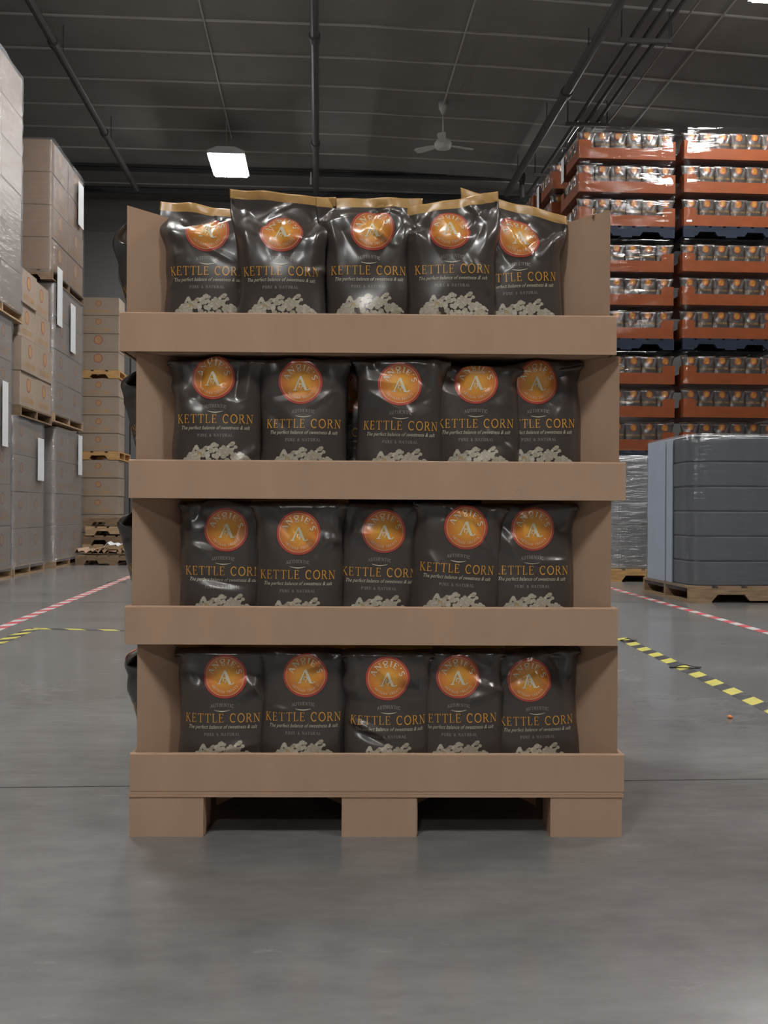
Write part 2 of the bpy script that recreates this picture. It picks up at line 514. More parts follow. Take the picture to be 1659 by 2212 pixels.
def disc(flat, cx, cy, rs, cols, off, n=56):
    v = [(cx, cy)]; c = [cols[0]]
    for r, col in zip(rs, cols):
        for k in range(n):
            a = 2 * math.pi * k / n
            v.append((cx + r * math.cos(a), cy + r * math.sin(a))); c.append(col)
    f = [(0, 1 + k, 1 + (k + 1) % n) for k in range(n)]
    for j in range(len(rs) - 1):
        for k in range(n):
            a, b = 1 + j * n, 1 + (j + 1) * n
            f.append((a + k, b + k, b + (k + 1) % n, a + (k + 1) % n))
    flat.add(np.array(v), f, off, np.array(c))


def ring(flat, cx, cy, r0, r1, col, off, n=56):
    v = [(cx + r * math.cos(2 * math.pi * k / n), cy + r * math.sin(2 * math.pi * k / n)) for r in (r0, r1) for k in range(n)]
    f = [(k, n + k, n + (k + 1) % n, (k + 1) % n) for k in range(n)]
    flat.add(np.array(v), f, off, col)


CREAM = np.array((0.82, 0.76, 0.58)); GOLD = np.array((0.78, 0.38, 0.055)); RED = np.array((0.52, 0.075, 0.045))
ORANGE = np.array((0.70, 0.20, 0.035)); AMBER = np.array((0.88, 0.44, 0.06)); GREY_INK = np.array((0.48, 0.45, 0.38))
LOGO_R = 0.055


def art_logo(cx, cy, r, n=84):
    fl = Flat()
    ks = [0.06 * k for k in range(1, 15)] + [0.86]
    rs = [r * k for k in ks + [0.885, 0.92, 0.96, 1.0]]
    cols = [AMBER + (ORANGE - AMBER) * min(1, max(0, (k / 0.86 - 0.15) / 0.8)) ** 1.3 for k in ks] + [RED] * 4
    disc(fl, cx, cy, rs, cols, 0.0010, n)
    return fl


def dim(fl, k):
    fl.c = [np.asarray(c) * k for c in fl.c]
    return fl


def art_logo_text(cx, cy, r):
    fl = Flat()
    ring(fl, cx, cy, r * 0.875, r * 0.895, CREAM * np.array((1, .75, .6)), 0.0016)
    add_text(fl, "ANgIE'S", r * 1.55, r * 0.25, cx, cy, 0.0018, CREAM, 0.22, wrap=(r * 0.55, True), weight=1.45)
    add_text(fl, 'ARTISAN TREATS', r * 1.42, r * 0.105, cx, cy, 0.0018, CREAM * 0.9, 0.22, wrap=(r * 0.76, False), weight=1.4)
    # the large A in the middle with its swash
    h = r * 0.62
    for pts, w in (([(-0.44, -0.5), (-0.02, 0.5)], 0.09), ([(-0.02, 0.5), (0.40, -0.5)], 0.19), ([(0.34, -0.47), (0.52, -0.5), (0.70, -0.38)], 0.07),
                   ([(-0.56, -0.48), (-0.30, -0.48)], 0.07), (arc(0.0, -0.17, 0.13, 0.13, -60, 240, 12), 0.07), ([(0.06, -0.28), (0.02, -0.42)], 0.06),
                   ([(-0.22, 0.02), (0.0, -0.04)], 0.05)):
        v, f = stroke(pts, w, 0.3)
        fl.add(v * h + np.array([cx, cy - 0.05 * r]), f, 0.0018, CREAM)
    return fl


def art_title(base):
    fl = Flat()
    add_text(fl, 'KETTLE CORN', 0.191, 0.0220, 0, base, 0.0012, GOLD, 0.16)
    return fl


def tagline_shapes():
    cu = bpy.data.curves.new('tagline', 'FONT')
    cu.body = 'The perfect balance of sweetness & salt'
    cu.shear = 0.35
    cu.align_x = 'CENTER'
    cu.resolution_u = 2
    ob = bpy.data.objects.new('tagline', cu)
    COL.objects.link(ob)
    dg = bpy.context.evaluated_depsgraph_get()
    me = ob.evaluated_get(dg).to_mesh()
    v = np.array([(q.co.x, q.co.y) for q in me.vertices])
    f = [tuple(p.vertices) for p in me.polygons]
    ob.evaluated_get(dg).to_mesh_clear()
    bpy.data.objects.remove(ob); bpy.data.curves.remove(cu)
    return v, f


TAG_V, TAG_F = tagline_shapes()


def art_authentic(base):
    fl = Flat()
    add_text(fl, 'AUTHENTIC', 0.058, 0.0080, 0, base + 0.0400, 0.0012, GREY_INK, 0.16, bend=4.5)
    return fl


def art_flourish(base):
    fl = Flat()
    x = np.linspace(-1, 1, 13)
    up = 0.0300 - 0.0022 * (1 - x ** 2) + 0.0012 * np.abs(x) + 0.0011 * np.clip(1 - np.abs(x), 0, 1)
    lo = up - 0.0024 * (1 - np.abs(x)) ** 0.6 - 0.0004
    v = np.concatenate([np.stack([x * 0.020, base + up], 1), np.stack([x * 0.020, base + lo], 1)])
    fl.add(v, [(i, 13 + i, 14 + i, i + 1) for i in range(12)], 0.0012, CREAM * 0.85)
    return fl


def art_tagline(base):
    fl = Flat()
    k = 0.172 / (TAG_V[:, 0].max() - TAG_V[:, 0].min())
    fl.add(TAG_V * k * np.array([1, 1.25]) + np.array([0, base - 0.0155]), TAG_F, 0.0012, CREAM * 0.8)
    return fl


def art_pure(base):
    fl = Flat()
    add_text(fl, 'PURE & NATURAL', 0.088, 0.0070, 0, base - 0.0335, 0.0012, GREY_INK, 0.22)
    return fl


def art_popcorn(top, seed=3, lod=1):
    """a mound of popped corn printed at the foot of the bag; top = height of the tallest kernels"""
    r_ = random.Random(seed)
    fl = Flat()
    tones = [np.array((0.60, 0.55, 0.44)), np.array((0.52, 0.47, 0.36)), np.array((0.66, 0.62, 0.52)), np.array((0.44, 0.37, 0.26)), np.array((0.54, 0.40, 0.20))]
    blobs = []
    mound = lambda x: 0.042 * max(0, 1 - (x / 0.080) ** 2) ** 0.6
    n = 150 if lod else 16
    for i in range(n):
        x = r_.uniform(-0.078, 0.078)
        y = r_.uniform(-0.035, 1.0) * mound(x) if r_.random() < .75 else mound(x) * r_.uniform(0.8, 1)
        blobs.append((x, y - 0.028 * (r_.random() < 0.3), r_.uniform(0.0035, 0.0075) * (1 if lod else 2.4)))
    for kx, ky in ((-0.047, 0.036), (-0.002, 0.043), (0.043, 0.044), (-0.062, 0.018), (0.062, 0.020), (0.078, 0.010), (-0.022, 0.034), (0.022, 0.035)):
        for j in range(9 if lod else 2):
            a = j * 0.7 + r_.random() * 0.6
            q = r_.uniform(0.005, 0.0105)
            blobs.append((kx + q * math.cos(a), ky + q * math.sin(a), r_.uniform(0.0030, 0.0055)))
        blobs.append((kx, ky + 0.008, 0.006))
    blobs.sort(key=lambda b: -b[1])
    for i, (x, y, rad) in enumerate(blobs):
        m = 9
        ph = r_.random() * 6
        v = [(x, top - 0.058 + y)] + [(x + rad * (1 + 0.10 * math.sin(2 * t + ph)) * math.cos(t), top - 0.058 + y + rad * (1 + 0.10 * math.sin(2 * t + ph)) * math.sin(t)) for t in [2 * math.pi * k / m for k in range(m)]]
        tone = tones[min(int(abs(r_.gauss(0, 1.6))), 4)]
        cols = np.array([tone * 1.06] + [tone * 0.86] * m)
        fl.add(np.array(v), [(0, 1 + k, 1 + (k + 1) % m) for k in range(m)], 0.0005 + i * 0.000008, cols)
    return fl


# ------------------------------------------------------------------ the popcorn bag
BAG_HALF = 0.136          # half of the flat film width


def smooth(x, a, b):
    t = np.clip((x - a) / (b - a), 0, 1)
    return t * t * (3 - 2 * t)


def bag_grid(p, nu, nv):
    """front sheet of the bag as a (nv+1, nu+1, 3) grid, back sheet likewise"""
    H, b0 = p['H'], p['b']
    s = np.linspace(0, H, nv + 1)
    t = np.linspace(-1, 1, nu + 1)
    bb = b0 * (0.55 + 0.45 * smooth(s, 0, 0.07)) * (1 - smooth(s, p['t0'], p['t1']))
    bb = np.maximum(bb, 0.0016)
    th = np.radians(p['fold']) * smooth(s, p['f0'], p['f1']) + np.radians(p['lean'])
    th = th + np.radians(p.get('seal_ang', p['fold']) - p['fold']) * smooth(s, H - p.get('seal_from', 0.075), H - 0.02)
    ds = s[1] - s[0]
    yf = np.concatenate([[0], np.cumsum(np.sin(th[:-1]) * ds)])
    zf = np.concatenate([[0], np.cumsum(np.cos(th[:-1]) * ds)])
    phi = np.linspace(math.pi, 0, 161)
    cf = np.sign(np.cos(phi)) * np.abs(np.cos(phi)) ** (2 / 2.7)
    sn = np.abs(np.sin(phi)) ** (2 / 2.7)
    front = np.zeros((nv + 1, nu + 1, 3)); back = np.zeros_like(front)
    a = 0.1
    for j in range(nv + 1):
        for _ in range(4):
            L = np.hypot(np.diff(a * cf), np.diff(bb[j] * sn)).sum()
            a += (2 * BAG_HALF - L) / 2.3
        x, y = a * cf, bb[j] * sn
        cum = np.concatenate([[0], np.cumsum(np.hypot(np.diff(x), np.diff(y)))])
        q = (t + 1) / 2 * cum[-1]
        xs, ys = np.interp(q, cum, x), np.interp(q, cum, y)
        for g, sg in ((front, -1), (back, 1)):
            g[j, :, 0] = xs
            g[j, :, 1] = yf[j] - b0 + (bb[j] + sg * ys) * math.cos(th[j])
            g[j, :, 2] = zf[j] - (bb[j] + sg * ys) * math.sin(th[j]) * 0.6
    # crumple of the film
    r_ = np.random.default_rng(p['seed'])
    uu, ss = np.meshgrid(t * BAG_HALF, s)
    h = np.zeros_like(uu)
    for k in range(6):
        fx, fs, ph = r_.uniform(15, 45), r_.uniform(15, 40), r_.uniform(0, 6.28, 2)
        h += 0.0014 * np.sin(uu * fx + ph[0]) * np.sin(ss * fs + ph[1])

    def crease(x0, y0, x1, y1, w, amp):
        L = math.hypot(x1 - x0, y1 - y0)
        ex, ey = (x1 - x0) / L, (y1 - y0) / L
        al = ((uu - x0) * ex + (ss - y0) * ey) / L
        d = np.abs((uu - x0) * -ey + (ss - y0) * ex)
        return amp * np.clip(1 - d / w, 0, 1) ** 1.2 * np.clip(1 - np.abs(al - 0.5) * 2, 0, 1) ** 0.45
    up = p['t0']
    for k in range(p.get('ncrease', 9)):
        y0 = r_.uniform(0.05, H - 0.03) if k > 5 else r_.uniform(up - 0.06, H - 0.03)
        x0 = r_.uniform(-0.115, 0.115)
        ang = r_.uniform(-0.9, 0.9) + (math.pi / 2 if r_.random() < 0.35 else 0)
        Lk = r_.uniform(0.05, 0.13)
        h += crease(x0 - Lk / 2 * math.cos(ang), y0 - Lk / 2 * math.sin(ang), x0 + Lk / 2 * math.cos(ang), y0 + Lk / 2 * math.sin(ang),
                    r_.uniform(0.010, 0.036), r_.choice([-1, 1]) * r_.uniform(0.003, 0.008))
    for c in p.get('creases', ()):
        h += crease(*c)
    # the film is pulled tight from the ears of the seal to the belly
    e = p.get('ears', 0.006)
    for sg in (-1, 1):
        h += crease(sg * 0.125, H - 0.02, sg * 0.02, up - 0.02, 0.030, -e * r_.uniform(0.6, 1.2))
        h += crease(sg * 0.10, H - 0.02, sg * 0.075, up - 0.06, 0.022, e * r_.uniform(0.4, 1.0))
    edge = np.clip((1 - np.abs(uu) / BAG_HALF) / 0.08, 0, 1)
    near_top = 1 - smooth(ss, H - 0.035, H - 0.012)
    h *= edge * (0.25 + 0.75 * near_top) * smooth(ss, 0, 0.03)
    du = np.gradient(front, axis=1); dv = np.gradient(front, axis=0)
    n = np.cross(du, dv); n /= np.maximum(np.linalg.norm(n, axis=2, keepdims=True), 1e-9)
    front = front + n * h[..., None] * p.get('crumple', 1.0)
    # wavy seal
    wv = smooth(ss, H - 0.07, H) * p.get('wave', 0.006)
    wave = wv * (np.sin(uu * 31 + r_.uniform(0, 6)) + 0.6 * np.sin(uu * 67 + r_.uniform(0, 6)))
    front[..., 1] += wave; back[..., 1] += wave
    # one ear of the seal higher than the other, or drawn in
    sk = smooth(ss, p['t0'], H) * p.get('skew', 0.0) * uu / BAG_HALF
    front[..., 2] += sk; back[..., 2] += sk
    pinch = 1 - smooth(ss, p['t0'], H) * p.get('pinch', 0.0)
    front[..., 0] *= pinch; back[..., 0] *= pinch
    return s, front, back


def sample(front, nrm, u, s, H):
    nv, nu = front.shape[0] - 1, front.shape[1] - 1
    i = np.clip((u / BAG_HALF + 1) / 2 * nu, 0, nu - 1e-6); j = np.clip(s / H * nv, 0, nv - 1e-6)
    i0, j0 = i.astype(int), j.astype(int)
    fi, fj = (i - i0)[:, None], (j - j0)[:, None]
    def g(A):
        return (A[j0, i0] * (1 - fi) + A[j0, i0 + 1] * fi) * (1 - fj) + (A[j0 + 1, i0] * (1 - fi) + A[j0 + 1, i0 + 1] * fi) * fj
    return g(front), g(nrm)


ART = {}


def art(key, fn):
    if key not in ART:
        ART[key] = fn().arrays()
    return ART[key]


SEAL = 0.024
T_BASE = 0.162            # base line of the title above the foot of the bag, before its own shift


def bag_meshes(p, nu, nv, lod=1):
    s, front, back = bag_grid(p, nu, nv)
    H = p['H']
    js = int(round((1 - SEAL / H) * nv))
    nb = max(6, nu // 4)
    bi = np.linspace(nu, 0, nb + 1).round().astype(int)[1:-1]
    ringv = np.concatenate([front, back[:, bi]], axis=1)
    m = ringv.shape[1]

    def tubemesh(j0, j1, name, material, cap0, cap1):
        v = ringv[j0:j1 + 1].reshape(-1, 3)
        f = []
        for j in range(j1 - j0):
            for k in range(m):
                f.append((j * m + k, j * m + (k + 1) % m, (j + 1) * m + (k + 1) % m, (j + 1) * m + k))
        if cap0: f.append(tuple(range(m))[::-1])
        if cap1: f.append(tuple((j1 - j0) * m + k for k in range(m)))
        return mesh(name, v, f, material, True)
    out = [('pouch', tubemesh(0, js, 'pouch', 'bag_film', True, False), None), ('top_seal', tubemesh(js, nv, 'top_seal', 'seal_gold', False, True), None)]
    du = np.gradient(front, axis=1); dv = np.gradient(front, axis=0)
    nrm = np.cross(du, dv); nrm /= np.maximum(np.linalg.norm(nrm, axis=2, keepdims=True), 1e-9)
    shift = p.get('shift', 0.0)

    def decal(key, fn, name, under, du_=0.0):
        v, f, o, c = art(key, fn)
        pos, nn = sample(front, nrm, v[:, 0] + du_, v[:, 1] + shift, H)
        out.append((name, mesh(name, pos + nn * o[:, None] * (1 if lod else 4), f, 'print_ink', True, c), under))
    lx = p.get('logo_dx', 0.0)
    if lod:
        decal('logo', lambda: art_logo(0, 0.277, LOGO_R), 'logo_disc', None, lx)
        decal('logo_text', lambda: art_logo_text(0, 0.277, LOGO_R), 'logo_lettering', 'logo_disc', lx)
        decal('title', lambda: art_title(T_BASE), 'title_lettering', None)
        decal('auth', lambda: art_authentic(T_BASE), 'arched_lettering', None)
        decal('flour', lambda: art_flourish(T_BASE), 'flourish', None)
        decal('tag', lambda: art_tagline(T_BASE), 'tagline_lettering', None)
        decal('pure', lambda: art_pure(T_BASE), 'foot_lettering', None)
        decal('popcorn', lambda: art_popcorn(0.116), 'popcorn_picture', None)
    else:
        decal('logo0', lambda: dim(art_logo(0, 0.277, LOGO_R * 0.9, 18), 0.5), 'logo_disc', None)
        decal('title0', lambda: art_title(T_BASE), 'title_lettering', None)
        decal('popcorn0', lambda: art_popcorn(0.116, 5, 0), 'popcorn_picture', None)
    return out


def put_bag(meshes, label, loc, rot, group, name='popcorn_bag'):
    t = tag(link(name, None, None, loc, rot), label, 'bag', group)
    made = {}
    for nm, me, under in meshes:
        made[nm] = link(nm, me, made[under] if under else t)
    return t


# ------------------------------------------------------------------ the building
def build_shell():
    X0, X1, Y0, Y1 = -14.0, 15.0, -12.0, 22.8
    fl = MB().box(X0, X1, Y0, Y1, -0.1, 0.0).build('floor', 'floor')
    tag(fl, 'smooth grey polished concrete warehouse floor', kind='structure')
    # saw-cut joints in the slab
    for y in (3.06, 9.2, 15.4):
        MB().box(X0 + 0.1, X1 - 0.1, y - 0.004, y + 0.004, -0.001, 0.0006).build('floor_joint', 'joint_dark', fl)
    # ceiling: level over the aisle, then falling gently to the right
    xs = [X0, 0.6, 3.0, 7.0, X1]
    zs = [CEIL_Z, CEIL_Z, CEIL_Z - 0.07, CEIL_Z - 0.27, CEIL_Z - 0.66]
    mb = MB()
    outline = [(x, z) for x, z in zip(xs, zs)] + [(x, z + 0.2) for x, z in zip(xs[::-1], zs[::-1])]
    mb.prism(outline, 'y', Y0, Y1)
    ce = mb.build('ceiling', 'ceiling')
    tag(ce, 'dark grey ribbed warehouse ceiling', kind='structure')
    y = 14.86 - 1.075 * 9
    while y < Y1 - 0.2:
        m2 = MB()
        o2 = [(x, z - 0.02) for x, z in zip(xs, zs)] + [(x, z + 0.01) for x, z in zip(xs[::-1], zs[::-1])]
        m2.prism(o2, 'y', y - 0.018, y + 0.018)
        m2.build('joint_strip', 'joint_white', ce)
        y += 1.075
    for nm, a in (('wall_left', (X0 - 0.2, X0, Y0, Y1)), ('wall_right', (X1, X1 + 0.2, Y0, Y1)), ('wall_front', (X0, X1, Y0 - 0.2, Y0))):
        tag(MB().box(*a, 0, CEIL_Z + 0.2).build(nm, 'wall'), 'grey warehouse wall', kind='structure')
    wb = MB().box(X0, X1, Y1, Y1 + 0.2, 0, CEIL_Z + 0.2).build('wall_back', 'wall')
    tag(wb, 'dark grey panelled wall at the far end of the warehouse', kind='structure')
    pw = 2.3
    for i in range(12):
        x = X0 + 0.7 + i * pw
        MB().cbox(x, x + pw - 0.03, Y1 - 0.06, Y1 - 0.0, 0.0, 6.85, 0.01).build('wall_panel', 'wall', wb)


build_shell()


def ceiling_z(x):
    return float(np.interp(x, [-14, 0.6, 3.0, 7.0, 15], [CEIL_Z, CEIL_Z, CEIL_Z - 0.07, CEIL_Z - 0.27, CEIL_Z - 0.66]))


def lamp(x, y, label, group):
    t = thing('high_bay_light', label, 'ceiling light', (x, y, 7.08), 0, group)
    hous = cached('housing', lambda: MB().prism([(-0.33, 0.0), (-0.33, 0.05), (-0.16, 0.12), (0.16, 0.12), (0.33, 0.05), (0.33, 0.0)], 'y', -0.62, 0.62).mesh('housing', 'housing_white'))
    link('housing', hous, t)
    pan = cached('lamp', lambda: MB().cbox(-0.30, 0.30, -0.28, 0.28, -0.035, 0.0, 0.012).mesh('lamp_panel', 'lamp_panel'))
    for yy in (-0.305, 0.305):
        link('lamp_panel', pan, t, (0, yy, -0.001))
    top = ceiling_z(x) - 7.08
    wire = cached(('wire', round(top, 2)), lambda: MB().tube([(0, 0, 0.12), (0, 0, top)], 0.006, 6).mesh('hanger_wire', 'pipe_pale'))
    for yy in (-0.5, 0.5):
        link('hanger_wire', wire, t, (0, yy, 0))


for x in LAMP_X:
    for y in LAMP_Y:
        if (x, y) == (5.53, -7.9): continue
        if (x, y) == (-1.67, 18.9):
            lamp(x, y, 'bright rectangular ceiling light hanging above the display', None)
        elif (x, y) == (5.53, 11.75):
            lamp(x, y, 'bright ceiling light cut off by the upper right corner', None)
        else:
            lamp(x, y, 'rectangular ceiling light hanging outside the picture', 'ceiling lights outside the picture')


def pipe(name, label, cat, pts, r, material, group=None, couplings=(), hangers=(), n=10):
    t = thing(name, label, cat, pts[0], 0, group)
    o = Vector(pts[0])
    rel = [Vector(p) - o for p in pts]
    MB().tube(rel, r, n).build('pipe_run', material, t, smooth=False)
    for k in couplings:
        p = rel[0].lerp(rel[-1], k); d = (rel[-1] - rel[0]).normalized()
        MB().tube([p - d * 0.07, p + d * 0.07], r * 1.35, 12).build('coupling', material, t)
    for k in hangers:
        p = rel[0].lerp(rel[-1], k)
        top = ceiling_z(o.x + p.x) - o.z
        MB().tube([p + Vector((0, 0, r)), (p.x, p.y, top)], 0.008, 6).build('hanger_rod', 'pipe_dark', t)
    return t


def build_services():
    up = CAM_H + 6.5
    pipe('sprinkler_pipe', 'dark pipe running under the ceiling above the left stacks', 'pipe', [(-3.72, 4, up), (-3.72, 21.2, up)], 0.055, 'pipe_dark', couplings=(0.3, 0.62, 0.82), hangers=(0.45, 0.65, 0.85))
    pipe('sprinkler_pipe', 'thin dark pipe low over the far left stacks', 'pipe', [(-5.7, 4, up), (-5.7, 21.2, up)], 0.045, 'pipe_dark', couplings=(0.5,), hangers=(0.5, 0.8))
    pipe('sprinkler_pipe', 'dark pipe running straight away along the middle of the ceiling', 'pipe', [(-0.1, 4, up + 0.1), (-0.1, 21.4, up + 0.1)], 0.06, 'pipe_dark', couplings=(0.3, 0.6, 0.84), hangers=(0.4, 0.6, 0.8, 0.97))
    pipe('sprinkler_pipe', 'thick dark pipe running under the ceiling left of the three conduits', 'pipe', [(3.78, 4, up), (3.78, 20.9, up)], 0.07, 'pipe_dark', couplings=(0.4, 0.7), hangers=(0.45, 0.62, 0.78, 0.93))
    for i, (x, lab) in enumerate(((4.22, 'left one of the three parallel conduits under the ceiling'), (4.40, 'middle one of the three parallel conduits under the ceiling'), (4.58, 'right one of the three parallel conduits under the ceiling'))):
        pipe('conduit', lab, 'conduit', [(x, 4, up), (x, 20.9, up)], 0.03, 'pipe_dark', 'parallel conduits', couplings=(0.5,))
    for k, y in enumerate((10.0, 13.85, 16.9, 19.5)):
        lab = ['trapeze hanger out of view', 'trapeze hanger bar carrying the conduits near the top edge', 'trapeze hanger bar carrying the conduits above the orange trays', 'small trapeze hanger bar carrying the conduits, farthest away'][k]
        t = thing('trapeze_hanger', lab, 'hanger', (4.40, y, up - 0.07))
        MB().box(-0.36, 0.36, -0.025, 0.025, -0.02, 0.035).build('cross_bar', 'pipe_dark', t)
        for sx in (-0.33, 0.33):
            MB().tube([(sx, 0, 0.0), (sx, 0, ceiling_z(4.4 + sx) - up + 0.07)], 0.01, 6).build('hanger_rod', 'pipe_dark', t)
    pipe('conduit', 'thin pale conduit beside the three dark conduits', 'conduit', [(4.86, 4, up + 0.12), (4.86, 20.9, up + 0.12)], 0.014, 'pipe_pale', hangers=(0.3, 0.6, 0.9))
    pipe('conduit', 'thin pale conduit on the ceiling leading to the hanging light', 'conduit', [(-1.67, 4, CEIL_Z - 0.05), (-1.67, 19.4, CEIL_Z - 0.05)], 0.014, 'pipe_pale', couplings=(0.4, 0.8))
    pipe('conduit', 'thin pale conduit on the ceiling leading to the fan', 'conduit', [(2.06, 4, ceiling_z(2.06) - 0.06), (2.06, 17.4, ceiling_z(2.06) - 0.06)], 0.016, 'pipe_pale', couplings=(0.5, 0.9))
    pipe('conduit', 'thin pale conduit on the ceiling at the upper right', 'conduit', [(5.42, 4, ceiling_z(5.42) - 0.06), (5.42, 19.4, ceiling_z(5.42) - 0.06)], 0.014, 'pipe_pale', couplings=(0.5,))
    # two dark members crossing the far end
    for lab, y, z, hh, x1, nm in (('slim dark steel beam crossing the far end under the ceiling', 21.2, 7.72, 0.085, 9.0, 'steel_beam'), ('deeper dark steel beam crossing the far wall, lower of two', 21.9, 7.50, 0.13, 9.5, 'steel_beam')):
        t = thing(nm, lab, 'beam', (-4.5, y, z))
        w = x1 + 4.5
        for a, b, c, d in ((-0.06, 0.06, -hh / 2, -hh / 2 + 0.02), (-0.06, 0.06, hh / 2 - 0.02, hh / 2)):
            MB().box(-6, w, a, b, c, d).build('flange', 'steel_dark', t)
        MB().box(-6, w, -0.012, 0.012, -hh / 2 + 0.02, hh / 2 - 0.02).build('web', 'steel_dark', t)
    # drop pipe at the right end of the middle aisle
    p = pix(1128, 330, 20.6)
    pipe('drop_pipe', 'short vertical drop pipe below the thick ceiling pipe', 'pipe', [(p.x, p.y, p.z), (p.x, p.y, p.z - 0.9)], 0.05, 'pipe_dark', couplings=(0.1, 0.55))
    # pale drop under the middle pipe
    p = pix(672, 372, 20.8)
    pipe('sprinkler_drop', 'short pale sprinkler drop under the middle pipe', 'pipe', [(p.x, p.y, p.z), (p.x, p.y, p.z - 0.2)], 0.018, 'pipe_pale', couplings=(0.9,))
    # ceiling fan
    fz = ceiling_z(2.06)
    t = thing('ceiling_fan', 'white ceiling fan on a long down rod', 'fan', (2.06, 17.45, fz))
    MB().tube([(0, 0, 0), (0, 0, -0.10), (0, 0, -0.20)], [0.085, 0.075, 0.03], 16).build('canopy_cup', 'fan_white', t, smooth=True)
    MB().tube([(0, 0, -0.18), (0, 0, -0.62)], 0.014, 8).build('down_rod', 'fan_white', t)
    MB().tube([(0, 0, -0.60), (0, 0, -0.64), (0, 0, -0.70), (0, 0, -0.78), (0, 0, -0.80)], [0.03, 0.11, 0.15, 0.13, 0.07], 20).build('motor_hub', 'fan_white', t, smooth=True)
    for k in range(3):
        a = k * 2 * math.pi / 3 + 0.35
        bl = MB()
        outline = [(0.10, -0.03), (0.25, -0.06), (0.50, -0.075), (0.56, -0.05), (0.56, 0.05), (0.50, 0.075), (0.25, 0.06), (0.10, 0.03)]
        bl.prism(outline, 'z', -0.006, 0.006)
        bl.build('fan_blade', 'fan_white', t, (0, 0, -0.72), (math.radians(12), 0, a))


build_services()


# ------------------------------------------------------------------ floor tape and litter
def tape(label, p0, p1, w, material, name='floor_tape', group=None):
    p0, p1 = Vector(p0), Vector(p1)
    d = p1 - p0
    t = MB().box(0, d.length, -w / 2, w / 2, 0.0003, 0.0015).build(name, material, None, p0, (0, 0, math.atan2(d.y, d.x)))
    tag(t, label, 'floor tape', group)


tape('red and white striped floor tape on the left of the display', (-2.10, 4.6, 0), (-2.38, 16.0, 0), 0.085, 'tape_red_white')
tape('red and white striped floor tape on the right by the grey pallets', (2.98, 4.6, 0), (3.20, 14.0, 0), 0.075, 'tape_red_white')
g0, g1 = ground(1659 + 150, 1602), ground(1340, 1378)
tape('yellow and black striped floor tape on the right of the display', g0, g1, 0.085, 'tape_yellow_black')
g0, g1 = ground(-110, 1430), ground(76, 1357)
tape('yellow and black striped floor tape on the left, beside the red one', g0, g1, 0.085, 'tape_yellow_black')
g0, g1 = ground(70, 1358), ground(420, 1365)
tape('yellow floor tape line crossing behind the display', g0, g1, 0.07, 'tape_yellow_black')


def litter():
    p = ground(1578, 1552)
    mb = MB()
    r_ = random.Random(4)
    for k in range(3):
        c = Vector((r_.uniform(-.006, .006), r_.uniform(-.006, .006), 0.006))
        mb.tube([c + Vector((0, 0, -0.006)), c + Vector((0.001, 0, -0.002)), c + Vector((0, 0.001, 0.004)), c + Vector((0, 0, 0.007))], [0.003, 0.008, 0.007, 0.002], 8)
    tag(mb.build('orange_crumb', 'crumb_orange', None, p, smooth=True), 'tiny orange crumb lying on the floor at right', 'crumb')
    for px, py, lab, w in ((1480, 1443, 'black scrap curled up from the yellow tape at right', 0.16), (1357, 1385, 'small black scrap on the yellow tape near the display', 0.10), (252, 1258, 'dark scrap lying on the red tape at far left', 0.22)):
        p = ground(px, py)
        n = 8
        v, f = [], []
        for i in range(n + 1):
            x = (i / n - 0.5) * w
            z = 0.004 + 0.012 * math.sin(math.pi * i / n) + 0.004 * math.sin(5 * i)
            wd = 0.022 + 0.006 * math.sin(3 * i)
            v += [(x, -wd, z), (x, wd, z * 0.6), (x, -wd, z + 0.003), (x, wd, z * 0.6 + 0.003)]
        for i in range(n):
            a, b = 4 * i, 4 * i + 4
            f += [(a, a + 1, b + 1, b), (a + 2, b + 2, b + 3, a + 3), (a, b, b + 2, a + 2), (a + 1, a + 3, b + 3, b + 1)]
        f += [(0, 2, 3, 1), (4 * n, 4 * n + 1, 4 * n + 3, 4 * n + 2)]
        tag(link('tape_scrap', mesh('tape_scrap', v, f, 'rubber_black', True), None, p, (0, 0, random.uniform(-0.5, 0.5))), lab, 'scrap')


litter()


# ------------------------------------------------------------------ the cardboard display
D0 = 2.56
DROT = math.radians(-2.74)
P0 = pix(813, 1106, D0); P0.z = 0
DM = Matrix.Translation(P0) @ Matrix.Rotation(DROT, 4, 'Z')
DMI = DM.inverted()


def local(px, py, depth):
    return DMI @ pix(px, py, depth)


DW, DD = 1.226, 1.02
TH = 0.006
# tier: (lip left px, lip right px, lip top y, lip bottom y, panel top y, panel left, panel right)
TIERS = [
    (260, 1334, 677, 762.5, 445, 270, 1333, 'top'),
    (280, 1354, 995, 1078.5, 765, 285, 1348, 'second'),
    (271, 1336, 1310.5, 1393.5, 1082, 281, 1325, 'third'),
    (282, 1350, 1627.5, 1710, 1396, 283, 1345, 'lowest'),
]
TIER = []
for k, (xl, xr, yt, yb, pt, pl, pr, nm) in enumerate(TIERS):
    ym = (yt + yb) / 2
    a, b = local(xl, ym, D0), local(xr, ym, D0)
    xc = local((xl + xr) / 2, ym, D0).x
    zt, zb = local((xl + xr) / 2, yt, D0).z, local((xl + xr) / 2, yb, D0).z
    pc = local((pl + pr) / 2, (pt + yt) / 2, D0).x
    phw = (pr - pl) / 2 * D0 / F
    ptop = local((pl + pr) / 2, pt, D0).z
    TIER.append(dict(xc=xc, w=b.x - a.x, zt=zt, zb=zb, ptop=ptop, pc=pc, phw=phw, name=nm))
for k in (1, 2, 3):
    TIER[k]['ptop'] = TIER[k - 1]['zb'] - 0.001


